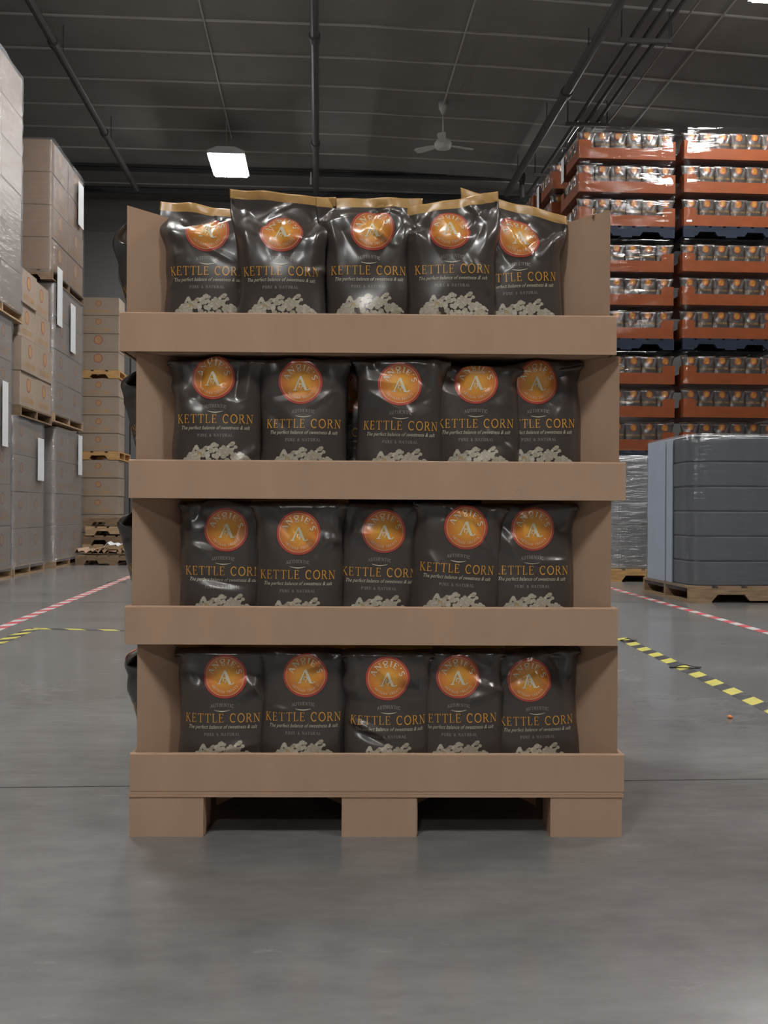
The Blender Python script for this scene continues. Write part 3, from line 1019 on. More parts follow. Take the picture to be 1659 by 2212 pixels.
def build_display():
    for k, T in enumerate(TIER):
        lab = {'top': 'top cardboard tray of the popcorn display with tall corner panels', 'second': 'second cardboard tray from the top of the popcorn display',
               'third': 'third cardboard tray from the top of the popcorn display', 'lowest': 'lowest cardboard tray of the display, on the cardboard pallet'}[T['name']]
        t = thing('display_tray', lab, 'display tray', DM @ Vector((T['xc'], 0, T['zb'])), DROT, 'stacked cardboard display trays')
        w, h = T['w'], T['zt'] - T['zb']
        MB().cbox(-w / 2 + TH, w / 2 - TH, TH, DD - TH, 0.0, TH, 0.001).build('tray_floor', 'cardboard', t)
        # front and back lips: double-thick folded board with a rounded top fold
        prof = [(0.0, 0.0), (0.0, h - 0.004), (0.002, h - 0.001), (0.006, h), (0.010, h - 0.001), (0.012, h - 0.004), (0.012, 0.0)]
        MB().prism(prof, 'x', -w / 2, w / 2).build('front_lip', 'cardboard', t)
        MB().prism([(DD - y, z) for y, z in prof], 'x', -w / 2, w / 2).build('back_lip', 'cardboard', t)
        for sx in (-1, 1):
            MB().prism([(sx * (w / 2 - y), z) for y, z in prof], 'y', 0.012, DD - 0.012).build('side_lip', 'cardboard', t)
        # corner panels at 45 degrees that carry the tray above
        ptop = T['ptop'] - T['zb']
        pc, ph = T['pc'] - T['xc'], T['phw']
        L = 0.20
        for sx in (-1, 1):
            for sy in (0, 1):
                x0 = pc + sx * ph; y0 = 0.014 if sy == 0 else DD - 0.014
                x1 = x0 - sx * L; y1 = y0 + (L if sy == 0 else -L)
                nx, ny = (sx * 0.0035, 0.0035) if sy == 0 else (sx * 0.0035, -0.0035)
                x0 = min(max(x0, -w / 2 + 0.014), w / 2 - 0.014)
                ztop0 = ptop - (0.012 if k == 0 else 0)
                mb = MB()
                q = [(x0, y0), (x1, y1), (x1 - nx, y1 + ny * -1), (x0 - nx * 2, y0)]
                v = [(a, b, TH) for a, b in q] + [(q[0][0], q[0][1], ptop), (q[1][0], q[1][1], ztop0), (q[2][0], q[2][1], ztop0), (q[3][0], q[3][1], ptop)]
                q2 = [(x0, y0), (x1, y1), (x1 + sx * 0.005, y1), (x0 - sx * -0.0, y0 + (0.007 if sy == 0 else -0.007))]
                v = [(a, b, TH) for a, b in q2] + [(a, b, z) for (a, b), z in zip(q2, (ptop, ztop0, ztop0, ptop))]
                mb.add(v, [(0, 3, 2, 1), (4, 5, 6, 7), (0, 1, 5, 4), (1, 2, 6, 5), (2, 3, 7, 6), (3, 0, 4, 7)])
                mb.build('corner_panel', 'cardboard', t)
        # upright divider across the middle between the corner panels
        dv = ptop - 0.03 if k else ptop - 0.06
        MB().box(-w / 2 + 0.22, w / 2 - 0.22, 0.335, 0.341, TH, dv).build('divider', 'cardboard', t)
        MB().box(-w / 2 + 0.22, w / 2 - 0.22, DD - 0.341, DD - 0.335, TH, dv).build('divider', 'cardboard', t)
        if k == 0:
            # small bent tab standing on the right corner panel
            pp = local(1306, 446, D0 + 0.06)
            MB().box(-0.002, 0.002, -0.004, 0.004, 0, 0.016).build('tab', 'seal_gold', t, (w / 2 - 0.052, 0.045, ptop - 0.004), (0.1, 0.2, 0))
    # cardboard pallet
    zt = TIER[3]['zb']
    t = thing('cardboard_pallet', 'low cardboard pallet with three front feet under the display', 'pallet', DM @ Vector((0, 0, 0)), DROT)
    xl, xr = local(281, 1765, D0).x, local(1345, 1765, D0).x
    zs = local(813, 1722, D0).z
    MB().box(xl - 0.002, xr + 0.004, -0.002, DD, zs, zs + (zt - zs) * 0.48).build('deck_sheet', 'cardboard', t)
    MB().box(xl, xr + 0.002, 0.0, DD, zs + (zt - zs) * 0.52, zt - 0.0012).build('deck_sheet', 'cardboard', t)
    feet = [(281, 440), (738, 900), (1190, 1345)]
    fx = [(local(a, 1765, D0).x, local(b, 1765, D0).x) for a, b in feet]
    for yy in (0.0, 0.46, DD - 0.11):
        for a, b in fx:
            sk = 0.012
            mb = MB()
            v = [(a, yy, 0), (b, yy, 0), (b, yy + 0.11, 0), (a, yy + 0.11, 0), (a, yy, zs), (b, yy, zs), (b + 0.004, yy + 0.11, zs), (a, yy + 0.11, zs)]
            mb.add(v, [(0, 3, 2, 1), (4, 5, 6, 7), (0, 1, 5, 4), (1, 2, 6, 5), (2, 3, 7, 6), (3, 0, 4, 7)])
            mb.build('foot', 'cardboard', t)
            # the folded flap edge visible on the foot
            MB().prism([(yy + 0.012, 0.002), (yy + 0.055, zs * 0.5), (yy + 0.012, zs - 0.004)], 'x', b, b + 0.003).build('foot_flap', 'cardboard', t)
    # arched webs between the feet
    for yy in (0.22, 0.78):
        for (a0, b0), (a1, b1) in zip(fx[:-1], fx[1:]):
            n = 18
            lo = [(b0 + (a1 - b0) * i / n, zs * (0.15 + 0.55 * math.sin(math.pi * i / n))) for i in range(n + 1)]
            MB().prism(lo + [(a1, zs), (b0, zs)], 'y', yy, yy + 0.006).build('arched_web', 'cardboard', t)


build_display()


# front bags: (title centre px x, title centre px y, logo px x, roll deg, extra params)
ROW = ['first', 'second', 'third', 'fourth', 'fifth']
BAGS = {
    0: [
        (449, 586, 447, 0.5, dict(seed=11, skew=-0.014, H=0.405, fold=50, seal_ang=20, t0=0.25, t1=0.385, f0=0.275, f1=0.325, creases=[(-0.07, 0.34, 0.01, 0.375, 0.022, -0.018), (0.0, 0.31, 0.10, 0.37, 0.032, 0.016), (-0.05, 0.30, 0.02, 0.29, 0.02, 0.008)], wave=0.012)),
        (606, 586, 606, 0.2, dict(seed=12, skew=-0.010, H=0.426, fold=40, seal_ang=-5, t0=0.25, t1=0.42, f0=0.255, f1=0.33, creases=[(-0.13, 0.42, 0.015, 0.285, 0.055, -0.016), (0.13, 0.42, 0.03, 0.32, 0.05, -0.014), (-0.02, 0.36, 0.03, 0.27, 0.03, 0.008)], ears=0.010)),
        (797, 583, 805, 0.0, dict(seed=13, skew=0.0, H=0.408, fold=34, seal_ang=10, t0=0.255, t1=0.40, f0=0.27, f1=0.34, creases=[(-0.12, 0.33, 0.02, 0.365, 0.032, 0.012), (0.07, 0.40, 0.025, 0.29, 0.035, 0.016), (0.0, 0.36, 0.05, 0.40, 0.02, -0.012)], ears=0.010)),
        (979, 580, 974, -0.5, dict(seed=14, skew=0.020, H=0.408, fold=34, seal_ang=12, t0=0.245, t1=0.405, f0=0.26, f1=0.32, pinch=0.12, creases=[(-0.05, 0.40, 0.01, 0.27, 0.05, 0.014), (0.10, 0.38, 0.02, 0.30, 0.03, -0.012), (-0.1, 0.36, -0.04, 0.30, 0.03, -0.010)], ears=0.010)),
        (1125, 597, 1130, -3.0, dict(seed=15, skew=-0.042, H=0.410, fold=34, seal_ang=14, t0=0.245, t1=0.41, f0=0.255, f1=0.34, creases=[(0.13, 0.38, 0.02, 0.27, 0.05, -0.020), (-0.05, 0.38, 0.01, 0.27, 0.03, 0.010), (0.12, 0.34, 0.05, 0.24, 0.02, 0.012)], ears=0.012)),
    ],
    1: [
        (466, 905, 460, 0.0, dict(seed=21, creases=[(-0.03, 0.36, -0.04, 0.24, 0.03, -0.010), (0.06, 0.34, 0.05, 0.24, 0.03, -0.012)], pinch=0.1)),
        (655, 915, 648, 0.2, dict(seed=22)),
        (866, 919, 863, 1.0, dict(seed=23, creases=[(-0.10, 0.27, 0.03, 0.20, 0.03, 0.009), (0.02, 0.22, 0.09, 0.26, 0.03, -0.007)])),
        (1030, 914, 1030, -0.3, dict(seed=24, H=0.400, f0=0.302, f1=0.345, t0=0.28, t1=0.38, creases=[(-0.10, 0.315, -0.03, 0.285, 0.035, -0.018)])),
        (1165, 914, 1162, -1.0, dict(seed=25, skew=0.01, creases=[(0.12, 0.34, 0.0, 0.27, 0.05, -0.016), (0.0, 0.34, 0.04, 0.26, 0.02, 0.008)])),
    ],
    2: [
        (481, 1233, 487, 1.0, dict(seed=31, creases=[(-0.10, 0.24, -0.02, 0.215, 0.02, 0.009), (-0.09, 0.16, 0.06, 0.135, 0.02, -0.008)])),
        (644, 1241, 645, 0.4, dict(seed=32, creases=[(0.06, 0.255, 0.125, 0.25, 0.02, 0.008)])),
        (820, 1236, 829, 1.5, dict(seed=33)),
        (988, 1228, 1002, 3.5, dict(seed=34, creases=[(0.05, 0.30, 0.11, 0.19, 0.03, -0.009)])),
        (1149, 1232, 1151, 0.0, dict(seed=35, creases=[(-0.02, 0.32, -0.02, 0.23, 0.02, 0.008), (-0.02, 0.20, 0.10, 0.20, 0.014, 0.007), (-0.10, 0.32, -0.05, 0.26, 0.03, -0.008)])),
    ],
    3: [
        (480, 1550, 486, 0.0, dict(seed=41, creases=[(0.03, 0.21, 0.10, 0.27, 0.03, 0.010), (-0.10, 0.30, -0.05, 0.25, 0.03, -0.010)])),
        (655, 1548, 660, 0.0, dict(seed=42, creases=[(0.01, 0.29, 0.07, 0.325, 0.018, 0.010)])),
        (838, 1556, 835, 0.0, dict(seed=43, creases=[(-0.11, 0.17, 0.0, 0.125, 0.016, 0.010), (-0.1, 0.145, 0.0, 0.105, 0.016, -0.009), (0.02, 0.25, 0.10, 0.235, 0.03, -0.008)])),
        (993, 1552, 992, -1.0, dict(seed=44, creases=[(0.0, 0.205, 0.10, 0.235, 0.022, 0.008)])),
        (1160, 1558, 1144, -2.0, dict(seed=45, skew=0.006, creases=[(0.03, 0.33, 0.09, 0.26, 0.035, -0.014), (-0.01, 0.29, 0.05, 0.225, 0.018, 0.008)])),
    ],
}
NOTE = {
    (0, 0): 'seal bent back', (0, 1): 'tallest, its gold seal upright', (0, 2): 'creased across the logo', (0, 3): 'shining over the logo', (0, 4): 'seal sagging right',
    (1, 0): 'logo pinched narrow', (1, 2): 'set forward of its neighbours', (1, 3): 'logo top folded away', (1, 4): 'right shoulder crumpled',
    (2, 3): 'leaning over to the right', (3, 2): 'wrinkled below the lettering', (3, 4): 'gold ear hanging at right',
}


FRONT_GAP = [(0.052, 0.022, 0.036, 0.022, 0.052), (0.030, 0.032, 0.018, 0.030, 0.056), (0.052, 0.022, 0.046, 0.020, 0.042), (0.042, 0.036, 0.018, 0.036, 0.058)]


def build_bags():
    for k, rows in BAGS.items():
        T = TIER[k]
        zf = T['zb'] + TH + 0.0005
        for i, (tx, ty, lx, roll, ex) in enumerate(rows):
            yfront = FRONT_GAP[k][i]
            d = D0 + yfront
            q = local(tx, ty, d)
            p = dict(H=0.412, b=0.047 + 0.002 * ((i * 7 + k * 3) % 3), t0=0.285, t1=0.39, f0=0.326, f1=0.352, fold=84, lean=0.5, seed=1, shift=0.0, ears=0.004, ncrease=8)
            if k == 0:
                p.update(lean=0.0, ncrease=6)
            else:
                p.update(pinch=0.10 + 0.03 * ((i + k) % 3))
            p.update(ex)
            p['shift'] = max(-0.04, min(0.055, (q.z - zf) - (T_BASE + 0.011)))
            if k == 3 or (k == 2 and i in (0, 1, 4)):
                p.update(seal_ang=48, seal_from=0.034, H=0.402)
                if k == 3: p.update(f0=0.317, f1=0.340)
            if k: p['t0'] += 0.4 * p['shift']
            p['logo_dx'] = max(-0.02, min(0.02, (lx - tx) * d / F * 0.9))
            ms = bag_meshes(p, 64, 96)
            lab = 'dark popcorn bag, %s from the left on the %s shelf' % (ROW[i], T['name'])
            if (k, i) in NOTE: lab += ', ' + NOTE[(k, i)]
            loc = DM @ Vector((q.x + math.radians(roll) * -0.17, yfront + p['b'], zf))
            put_bag(ms, lab, loc, (0, math.radians(roll), DROT + math.radians(random.uniform(-2, 2))), 'popcorn bags at the front of the display')
    # bags behind and at the sides
    base = dict(H=0.400, b=0.046, t0=0.27, t1=0.385, f0=0.318, f1=0.355, fold=80, lean=0.0, seed=61, ears=0.008, ncrease=12)
    back = bag_meshes(dict(base), 40, 60)
    back1 = bag_meshes(dict(base, seed=62, fold=40, H=0.40, t0=0.255), 40, 60)
    PAIR = ['first and second', 'second and third', 'third and fourth', 'fourth and fifth']
    for k, T in enumerate(TIER):
        for i in range(4):
            xa = local((BAGS[k][i][0] + BAGS[k][i + 1][0]) / 2 + (0, -14, 8, 4)[i] * (1 if k == 1 else 0.3), BAGS[k][i][1], D0 + 0.2).x
            put_bag(back1 if k == 0 else back, 'popcorn bag behind the %s bags of the %s shelf' % (PAIR[i], T['name']), DM @ Vector((xa, 0.222 + 0.006 * (i % 2), T['zb'] + TH)),
                    (0, 0, DROT + random.uniform(-.06, .06)), 'popcorn bags behind the front row')
    for k, T in enumerate(TIER):
        for sx, side in ((-1, 'left'), (1, 'right')):
            ms = bag_meshes(dict(base, seed=70 + k * 2 + sx, H=0.40, fold=84 if k else 70, t0=0.25, f0=0.27, f1=0.33, b=0.062, shift=0.0, wave=0.004), 40, 60)
            x = T['xc'] + sx * (T['w'] / 2 - (0.060 if sx < 0 else 0.076))
            for n, yy in enumerate((0.225, 0.435, 0.645)):
                put_bag(ms, 'popcorn bag at the %s side of the display, %s shelf, %s from the front' % (side, T['name'], ROW[n]), DM @ Vector((x, yy, T['zb'] + TH + 0.014)),
                        (math.radians(12 if sx < 0 else 6), 0, DROT + (-math.pi / 2 if sx < 0 else math.pi / 2)), 'popcorn bags at the sides of the display')


build_bags()


# ------------------------------------------------------------------ wooden pallets
def wood_pallet(label, cx, cy, z, w, d, material='wood', h=0.135, rz=0.0, group=None, boards=6, name='wooden_pallet'):
    """w across local x, d along local y; stringers run along local x so that the fork openings show on the x-end... boards along y"""
    t = thing(name, label, 'pallet', (cx, cy, z), rz, group)
    sw = 0.045
    bt = 0.02
    hs = h - 2 * bt
    n0, n1, n2, n3, nz = w * 0.14, w * 0.17, w * 0.33, w * 0.36, hs * 0.5
    prof = [(-w / 2, hs), (-w / 2, 0), (-n3, 0), (-n2, nz), (-n1, nz), (-n0, 0), (n0, 0), (n1, nz), (n2, nz), (n3, 0), (w / 2, 0), (w / 2, hs)]
    st = cached(('stringer', round(w, 3), round(h, 3), material), lambda: MB().prism(prof, 'y', -sw / 2, sw / 2).mesh('stringer', material))
    for yy in (-d / 2 + sw / 2, 0, d / 2 - sw / 2):
        link('stringer', st, t, (0, yy, bt))
    bw = w / boards * 0.82
    tb = box_mesh(bw, d, bt, material)
    for i in range(boards):
        link('top_board', tb, t, (-w / 2 + bw / 2 + (w - bw) * i / (boards - 1), 0, h - bt))
    for i in (0, boards // 2, boards - 1):
        link('bottom_board', tb, t, (-w / 2 + bw / 2 + (w - bw) * i / (boards - 1), 0, 0))
    return t


# ------------------------------------------------------------------ cartons
def carton(label, cx, cy, z, w, d, h, rz, body='carton', printed=True, group=None, logo=0.30, title=True, sheet=None):
    """print on the local -y face; w along local x"""
    t = thing('carton', label, 'carton', (cx, cy, z), rz, group)
    link('carton_body', box_mesh(w, d, h - 0.006, body, 0.006), t)
    fl = box_mesh(w - 0.004, d / 2 - 0.003, 0.005, body)
    for s in (-1, 1):
        link('top_flap', fl, t, (0, s * d / 4, h - 0.006))
    link('tape_strip', box_mesh(w + 0.002, 0.055, 0.0012, 'carton_tape'), t, (0, 0, h - 0.0012))
    if printed:
        key = ('cprint', round(w, 3), round(h, 3), logo, title)

        def mk():
            out = []
            fl = Flat()
            r = logo * h / 2 * 1.0
            n = 20
            disc(fl, 0, h * 0.66, [r * 0.5, r * 0.82], [np.array((0.42, 0.25, 0.13)), np.array((0.42, 0.25, 0.13))], 0.0, n)
            ring(fl, 0, h * 0.66, r * 0.82, r, np.array((0.33, 0.12, 0.08)), 0.0006, n)
            v, f, o, c = fl.arrays()
            out.append(('logo_print', mesh('logo_print', [(a, -0.0015 - b2, b) for (a, b), b2 in zip(v, o)], f, 'carton_ink', False, c)))
            if title:
                fl = Flat()
                add_text(fl, 'KETTLE CORN', w * 0.62, h * 0.15, 0, h * 0.14, 0.0, np.array((0.56, 0.27, 0.03)), 0.10)
                v, f, o, c = fl.arrays()
                out.append(('title_print', mesh('title_print', [(a, -0.0015, b) for a, b in v], f, 'carton_ink', False, c)))
            return out
        for nm, me in cached(key, mk):
            link(nm, me, t, (0, -d / 2, 0))
    if sheet:
        x0, z0, sw, sh = sheet
        link('label_sheet', box_mesh(sw, 0.002, sh, 'paper_white'), t, (x0, -d / 2 - 0.002, z0))
    return t


def wrap(name, label, cx, cy, z, w, d, h, material, seed, layer=None, rad=0.06, amp=0.010, rz=0.0, sheets=(), flare=0.0, group=None, bulge=0.0):
    """stretch film round a load, open below"""
    r_ = np.random.default_rng(seed)
    # rounded rectangle
    per = []
    for (sx, sy, a0) in ((1, 1, 0), (-1, 1, 90), (-1, -1, 180), (1, -1, 270)):
        for k in range(5):
            a = math.radians(a0 + 90 * k / 4)
            per.append((sx * (w / 2 - rad) + rad * math.cos(a), sy * (d / 2 - rad) + rad * math.sin(a)))
    pts = []
    for a, b in zip(per, per[1:] + per[:1]):
        L = math.dist(a, b)
        n = max(1, int(L / 0.09))
        pts += [(a[0] + (b[0] - a[0]) * i / n, a[1] + (b[1] - a[1]) * i / n) for i in range(n)]
    P_ = np.array(pts)
    n = len(P_)
    m = max(8, int(h / (0.03 if layer else 0.07)))
    ang = np.arctan2(P_[:, 1], P_[:, 0])
    v = []
    ph = r_.uniform(0, 6.28, 8)
    for j in range(m + 1):
        zz = h * j / m
        k = 0
        s = np.zeros(n)
        s += amp * np.sin(ang * 7 + zz * 9 + ph[0]) * np.sin(zz * 13 + ph[1]) * 0.5
        s += amp * 0.6 * np.sin(zz * 26 + 1.5 * np.sin(ang * 3 + ph[2]) + ph[3])
        s += amp * 0.4 * np.sin(zz * 47 + 2 * np.sin(ang * 5 + ph[4])) * np.sin(ang * 11 + ph[5])
        if layer:
            q = ((zz - 0.05) % layer) / layer          # drawn in between one tray's lip and the next tray
            s -= 0.024 * math.sin(math.pi * min(1, max(0, (q - 0.36) / 0.64))) ** 0.8 * (1 + 0.25 * np.sin(ang * 9 + ph[6] + zz * 3))
        s += bulge * math.sin(math.pi * zz / h)
        s += flare * max(0, 1 - zz / 0.25) ** 2
        nrm = P_ / np.maximum(np.linalg.norm(P_, axis=1, keepdims=True), 1e-6)
        q = P_ + nrm * s[:, None]
        v += [(x, y, zz) for x, y in q]
    f = []
    for j in range(m):
        for k in range(n):
            f.append((j * n + k, j * n + (k + 1) % n, (j + 1) * n + (k + 1) % n, (j + 1) * n + k))
    # a rim of film folded over the top
    for fr, dz in ((0.97, 0.012), (0.80, 0.016)):
        v += [(x * fr, y * fr, h + dz) for x, y, _z in v[m * n:m * n + n]]
    for j in (m, m + 1):
        for k in range(n):
            f.append((j * n + k, j * n + (k + 1) % n, (j + 1) * n + (k + 1) % n, (j + 1) * n + k))
    t = tag(link(name, mesh(name, v, f, material, True), None, (cx, cy, z), (0, 0, rz)), label, 'stretch film', group)
    for side, u, zz, sw, sh in sheets:
        if side == '-y':
            link('label_sheet', box_mesh(sw, 0.002, sh, 'paper_white'), t, (u, -d / 2 - amp - 0.006 - bulge, zz))
        elif side == '-x':
            link('label_sheet', box_mesh(0.002, sw, sh, 'paper_white'), t, (-w / 2 - amp - 0.006 - bulge, u, zz))
        else:
            link('label_sheet', box_mesh(0.002, sw, sh, 'paper_white'), t, (w / 2 + amp + 0.006 + bulge, u, zz))
    return t


ORD = ['lowest', 'second', 'third', 'fourth', 'fifth', 'sixth', 'seventh', 'eighth']


def load(where, x1, depth, y0, y1, z0, z1, ncol, nrow, body='carton', printed=True, pallet='wood', gap=0.004, film='film_hazy', sheets=(), seed=1, logo=0.3, title=True, jitter=0.006, end_rows=True, flare=0.0):
    """a pallet load along the left side of the aisle; printed faces towards +x"""
    ph = 0.135
    w = y1 - y0
    cy = (y0 + y1) / 2
    cx = x1 - depth / 2
    wood_pallet('wooden pallet under the %s' % where, cx, cy, z0, depth + 0.02, w + 0.02, pallet, ph, 0)
    bh = (z1 - z0 - ph) / nrow
    bw = w / ncol
    bd = depth / 2
    for r in range(nrow):
        for c in range(ncol):
            lab = 'brown carton in the %s, %s row up, %s' % (where, ORD[r], ['nearest', 'second nearest', 'farthest'][c] if ncol > 2 else ['nearer one', 'farther one'][c])
            j = random.uniform(-jitter, jitter)
            carton(lab, x1 - bd / 2 + j - 0.01, y0 + bw * (c + 0.5), z0 + ph + r * bh, bw - gap, bd - gap, bh - 0.002, math.pi / 2, body, printed, 'cartons of the ' + where, logo, title)
        # second, inner column so that the end towards the camera is closed
        carton('brown carton at the inner end of the %s, %s row up' % (where, ORD[r]), x1 - bd * 1.5 - 0.012, y0 + bw * 0.5, z0 + ph + r * bh, bw - gap, bd - gap, bh - 0.002, math.pi / 2, body, False, 'inner cartons of the ' + where)
    if film:
        wrap('stretch_wrap', 'clear stretch film round the %s' % where, cx - 0.005, cy, z0 + 0.09, depth + 0.04, w + 0.04, z1 - z0 - 0.08, film, seed, sheets=sheets, flare=flare)


LX = -3.66
load('near left bottom load', LX, 1.2, 11.25, 12.58, 0, 3.05, 2, 6, 'carton', True, 'wood', film='film_hazy', seed=2, sheets=(('+x', 0.30, 1.45, 0.22, 0.75),), flare=0.02)
load('near left upper load', LX + 0.03, 1.2, 11.25, 12.86, 3.07, 6.05, 2, 6, 'carton', False, 'wood', film='film_hazy', seed=3)
load('middle left bottom load', LX, 1.2, 12.66, 14.02, 0, 1.93, 2, 4, 'carton', True, 'wood', film='film_hazy', seed=4, sheets=(('+x', 0.42, 1.1, 0.30, 0.55),), flare=0.04)
load('middle left unwrapped upper load', LX + 0.02, 1.2, 12.84, 14.30, 1.95, 3.78, 2, 4, 'carton', True, 'wood_dark', film=None, seed=5, jitter=0.03, logo=0.42)
load('far left bottom load', LX, 1.2, 14.62, 16.25, 0, 1.95, 2, 4, 'carton', True, 'wood', film='film_hazy', seed=6, sheets=(('+x', 0.55, 1.25, 0.26, 0.6),), flare=0.05)
load('far left middle load', LX + 0.02, 1.2, 14.45, 16.15, 2.02, 3.92, 2, 4, 'carton', True, 'wood', film='film_hazy', seed=7, sheets=(('+x', 0.1, 1.0, 0.3, 0.7), ('+x', -0.68, 1.25, 0.28, 0.8)), logo=0.4)
load('far left top load', LX + 0.01, 1.2, 14.35, 16.22, 3.95, 5.86, 2, 4, 'carton_brown_shaded', True, 'wood_dark', film='film_thin', seed=8, sheets=(('+x', 0.62, 1.05, 0.34, 0.65),), logo=0.5)


def far_stack():
    y0 = 17.35
    xs0, bw = -4.66, 0.672
    z = 0.0
    for li, rows in enumerate((5, 4, 4)):
        where = ['bottom load', 'middle load', 'top load'][li]
        bh = 0.302
        wood_pallet('orange wooden pallet under the %s of the far facing stack' % where, xs0 + bw, y0 + 0.5, z, 2 * bw + 0.02, 1.02, 'wood_orange', 0.135)
        z += 0.135
        for r in range(rows):
            for c in range(2):
                sq = 0.5 if (li == 2 and r < 2) else 0.34
                carton('brown logo carton, far facing stack, %s, %s row up, %s' % (where, ORD[r], ['left half', 'right half'][c]),
                       xs0 + bw * (c + 0.5) + random.uniform(-.006, .006), y0 + 0.25, z, bw - 0.006, 0.5, bh - 0.004, 0, 'carton', True, 'cartons of the far facing stack', sq, not (li == 2 and r < 2))
            z += bh


far_stack()


def empty_pallets():
    p = ground(231, 1213)
    for i in range(5):
        wood_pallet('empty wooden pallet in the pile before the far stack, %s from the floor' % ['first', 'second', 'third', 'fourth', 'fifth'][i], -3.12 + random.uniform(-.03, .03), 16.75, 0.139 * i, 1.05, 0.9, 'wood' if i % 2 else 'wood_dark', 0.138, random.uniform(-.03, .03), 'pile of empty pallets')
    wood_pallet('low dark pallet holding crumpled cardboard at the far left', -3.10, 15.85, 0, 0.95, 0.8, 'wood_dark', 0.138)
    r_ = random.Random(9)
    for k in range(5):
        n = 9
        v, f = [], []
        w, d = r_.uniform(0.28, 0.42), r_.uniform(0.3, 0.5)
        for i in range(n + 1):
            x = (i / n - 0.5) * w
            zz = 0.02 + 0.075 * abs(math.sin(i * 1.25 + k)) * (1 if i % 2 else 0.55)
            for s in (0, 1):
                v += [(x + r_.uniform(-.012, .012), -d / 2, zz + 0.006 * s), (x + r_.uniform(-.012, .012), d / 2, zz * 0.8 + 0.03 + 0.006 * s)]
        for i in range(n):
            a, b = 4 * i, 4 * i + 4
            f += [(a, a + 1, b + 1, b), (a + 2, b + 2, b + 3, a + 3), (a, b, b + 2, a + 2), (a + 1, a + 3, b + 3, b + 1)]
        f += [(0, 2, 3, 1), (4 * n, 4 * n + 1, 4 * n + 3, 4 * n + 2)]
        m = 'paper_white' if k == 3 else 'cardboard_edge'
        lab = 'white crumpled sheet on top of the scrap cardboard' if k == 3 else 'crumpled brown cardboard scrap on the low pallet, %s from the left' % ['first', 'second', 'third', '', 'fourth'][k]
        x = -3.10 + (-0.34, -0.12, 0.12, 0.08, 0.34)[k]
        tag(link('cardboard_scrap', mesh('cardboard_scrap', v, f, m), None, (x, 15.80 + r_.uniform(-.08, .08), 0.139 + (0.095 if k == 3 else 0.0)), (0, 0, r_.uniform(-.3, .3))), lab, 'scrap', None if k == 3 else 'crumpled cardboard scraps')


empty_pallets()


# ------------------------------------------------------------------ stacks of orange trays on the right
TRAY_W, TRAY_D, LAY = 1.30, 1.02, 0.443


def orange_tray_meshes():
    lip, tab = 0.145, 0.245

    def wall(L):
        o = [(-L / 2, 0), (L / 2, 0)]
        tw = 0.17
        def tabpts(x_in, x_out):
            sgn = 1 if x_out > x_in else -1
            r = 0.045
            pts = [(x_in, lip), (x_in, tab - r)]
            for k in range(1, 6):
                a = math.pi / 2 * k / 5
                pts.append((x_in + sgn * (r - r * math.cos(a)), tab - r + r * math.sin(a)))
            pts.append((x_out, tab))
            return pts
        right = tabpts(L / 2 - tw, L / 2)[::-1]
        left = tabpts(-L / 2 + tw, -L / 2)
        return o + right + left
    return wall(TRAY_W), wall(TRAY_D)


OW, OD = orange_tray_meshes()
LITE = bag_meshes(dict(H=0.41, b=0.050, t0=0.27, t1=0.395, f0=0.330, f1=0.37, fold=72, shift=0.024, crumple=1.2, lean=0.0, seed=5, ears=0.006, ncrease=8), 16, 20, 0)
LITE2 = bag_meshes(dict(H=0.41, b=0.052, t0=0.25, t1=0.395, f0=0.318, f1=0.36, fold=72, shift=0.030, crumple=1.2, lean=0.0, seed=8, ears=0.008, ncrease=10), 16, 20, 0)


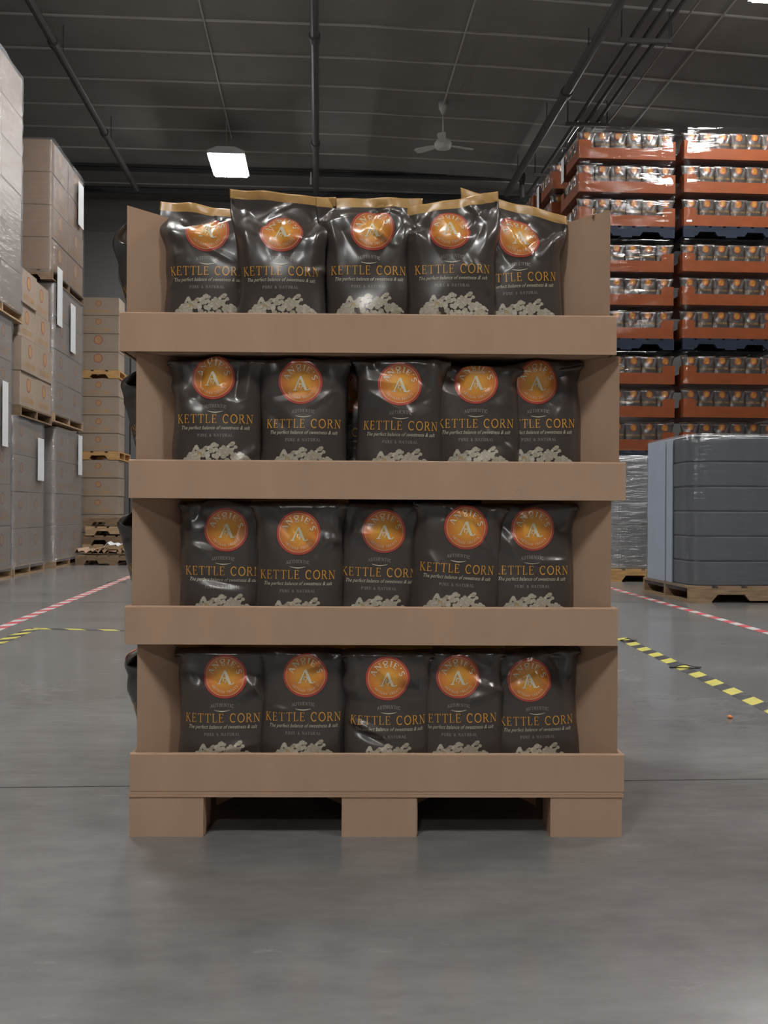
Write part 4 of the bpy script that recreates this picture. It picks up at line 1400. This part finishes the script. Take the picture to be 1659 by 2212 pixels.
def orange_stack(where, x0, y0, loads, front, side, seed, z0=0.0, sheets=None):
    cx, cy = x0 + TRAY_W / 2, y0 + TRAY_D / 2
    z = z0
    NM = ['bottom', 'second', 'third', 'top']
    for li in range(loads):
        wood_pallet('dark blue pallet under the %s load of the %s' % (NM[li], where), cx, cy, z, TRAY_W, TRAY_D, 'wood_blue', 0.15, 0, None, 7)
        zz = z + 0.15
        ox = [0.0, 0.012, -0.01, 0.006][li]
        for r in range(3):
            t = thing('orange_tray', 'orange tray, %s layer of the %s load, %s' % (['lower', 'middle', 'upper'][r], NM[li], where), 'tray', (cx + ox, cy, zz), 0, 'orange trays in stacks')
            link('tray_floor', box_mesh(TRAY_W - 0.02, TRAY_D - 0.02, 0.006, 'tray_orange'), t)
            fw = cached('ofw', lambda: MB().prism(OW, 'y', 0, 0.008).mesh('tray_wall', 'tray_orange'))
            sw = cached('osw', lambda: MB().prism(OD, 'x', 0, 0.008).mesh('tray_wall', 'tray_orange'))
            link('tray_wall', fw, t, (0, -TRAY_D / 2, 0)); link('tray_wall', fw, t, (0, TRAY_D / 2 - 0.008, 0))
            link('tray_wall', sw, t, (-TRAY_W / 2, 0, 0)); link('tray_wall', sw, t, (TRAY_W / 2 - 0.008, 0, 0))
            if li in front:
                for c in range(6):
                    put_bag(LITE if (c + r) % 2 else LITE2, 'dark bag, %s from left, %s tray, %s load, %s' % (['first', 'second', 'third', 'fourth', 'fifth', 'sixth'][c], ['lower', 'middle', 'upper'][r], NM[li], where),
                            (cx + ox - TRAY_W / 2 + 0.115 + c * 0.214, cy - TRAY_D / 2 + 0.097, zz + 0.007), (0, 0, random.uniform(-.06, .06)), 'front bags, %s tray, %s load of the %s' % (['lower', 'middle', 'upper'][r], NM[li], where))
            if li in side:
                for c in range(4):
                    put_bag(LITE if (c + r) % 2 else LITE2, 'dark side-facing bag, %s nearest, %s tray, %s load, %s' % (['first', 'second', 'third', 'fourth'][c], ['lower', 'middle', 'upper'][r], NM[li], where),
                            (cx + ox - TRAY_W / 2 + 0.097, cy - TRAY_D / 2 + 0.275 + c * 0.212, zz + 0.007), (0, 0, -math.pi / 2 + random.uniform(-.06, .06)), 'side bags, %s tray, %s load of the %s' % (['lower', 'middle', 'upper'][r], NM[li], where))
            zz += LAY
        sh = (('-x', 0.30 if li % 2 else 0.36, 0.86, 0.16, 0.34),) if (side and li in side) else ()
        wrap('stretch_wrap', 'clear shiny stretch film round the %s load of the %s' % (NM[li], where), cx + ox, cy, z + 0.10, TRAY_W + 0.03, TRAY_D + 0.03, 3 * LAY + 0.03, 'film_clear', seed + li, LAY, rad=0.05, amp=0.010, sheets=sh)
        z += 0.15 + 3 * LAY + 0.01


orange_stack('left orange stack', 3.40, 13.5, 4, (0, 1, 2, 3), (2, 3), 20)
orange_stack('right orange stack', 4.79, 13.42, 4, (0, 1, 2, 3), (), 30)
orange_stack('orange stack behind the left one', 3.33, 14.80, 4, (3,), (3,), 40)
orange_stack('rearmost orange stack', 3.30, 15.95, 4, (), (3,), 50)


# ------------------------------------------------------------------ grey wrapped pallets on the right
def grey_load(where, x0, y0, w, d, nl, lh, pal, body, film, seed, boards=True, ph=0.15):
    cx, cy = x0 + w / 2, y0 + d / 2
    wood_pallet('brown wooden pallet under the %s' % where, cx, cy, 0, w + 0.06, d + 0.10, pal, ph, 0)
    r = 0.16
    out = []
    for (sx, sy, a0) in ((1, 1, 0), (-1, 1, 90), (-1, -1, 180), (1, -1, 270)):
        rr = r if (sx, sy) == (-1, -1) else 0.06
        for k in range(9):
            a = math.radians(a0 + 90 * k / 8)
            out.append((sx * (w / 2 - rr) + rr * math.cos(a), sy * (d / 2 - rr) + rr * math.sin(a)))

    def mk():
        mb = MB()
        n = len(out)
        v = []
        for z, s in ((0.0, 0.982), (0.012, 1.0), (lh - 0.016, 1.0), (lh - 0.004, 0.982)):
            v += [(x * s, y * s, z) for x, y in out]
        f = [tuple(range(n))[::-1], tuple(3 * n + k for k in range(n))]
        for j in range(3):
            for k in range(n):
                f.append((j * n + k, j * n + (k + 1) % n, (j + 1) * n + (k + 1) % n, (j + 1) * n + k))
        return mb.add(v, f).mesh('bundle', body)
    me = mk()
    for i in range(nl):
        tag(link('grey_bundle', me, None, (cx + random.uniform(-.006, .006), cy + random.uniform(-.004, .004), ph + i * lh)), 'grey flat bundle in the %s, %s from the pallet' % (where, ['first', 'second', 'third', 'fourth', 'fifth', 'sixth'][i]), 'bundle', 'bundles of the ' + where)
    tag(MB().cbox(-w / 2 + 0.01, w / 2 - 0.01, -d / 2 + 0.01, d / 2 - 0.01, 0, 0.012, 0.003).build('top_sheet', 'paper_white', None, (cx, cy, ph + nl * lh)), 'white sheet covering the top of the %s' % where, 'sheet')
    if boards:
        for i, (yy, ww) in enumerate(((0.10, 0.52), (-0.28, 0.16))):
            tag(MB().cbox(-0.006, 0.006, -ww / 2, ww / 2, 0, nl * lh + 0.01, 0.002).build('side_board', 'sheet_blue', None, (x0 - 0.012 , cy + yy + 0.2, ph + 0.001)),
                ['wide pale blue board against the left side of the %s' % where, 'narrow pale blue board at the left side of the %s' % where][i], 'board')
    wrap('stretch_wrap', 'clear stretch film round the %s' % where, cx - 0.008, cy, 0.10, w + 0.07, d + 0.03, ph + nl * lh - 0.085, film, seed, rad=0.13, amp=0.004)


grey_load('near grey pallet load', 3.35, 9.16, 1.5, 1.22, 6, 0.2255, 'wood_shaded', 'grey_bundle', 'film_bluish', 60, True)
grey_load('far grey pallet load', 3.38, 11.95, 1.3, 1.1, 5, 0.262, 'wood_orange', 'grey_bundle_pale', 'film_hazy', 70, False)
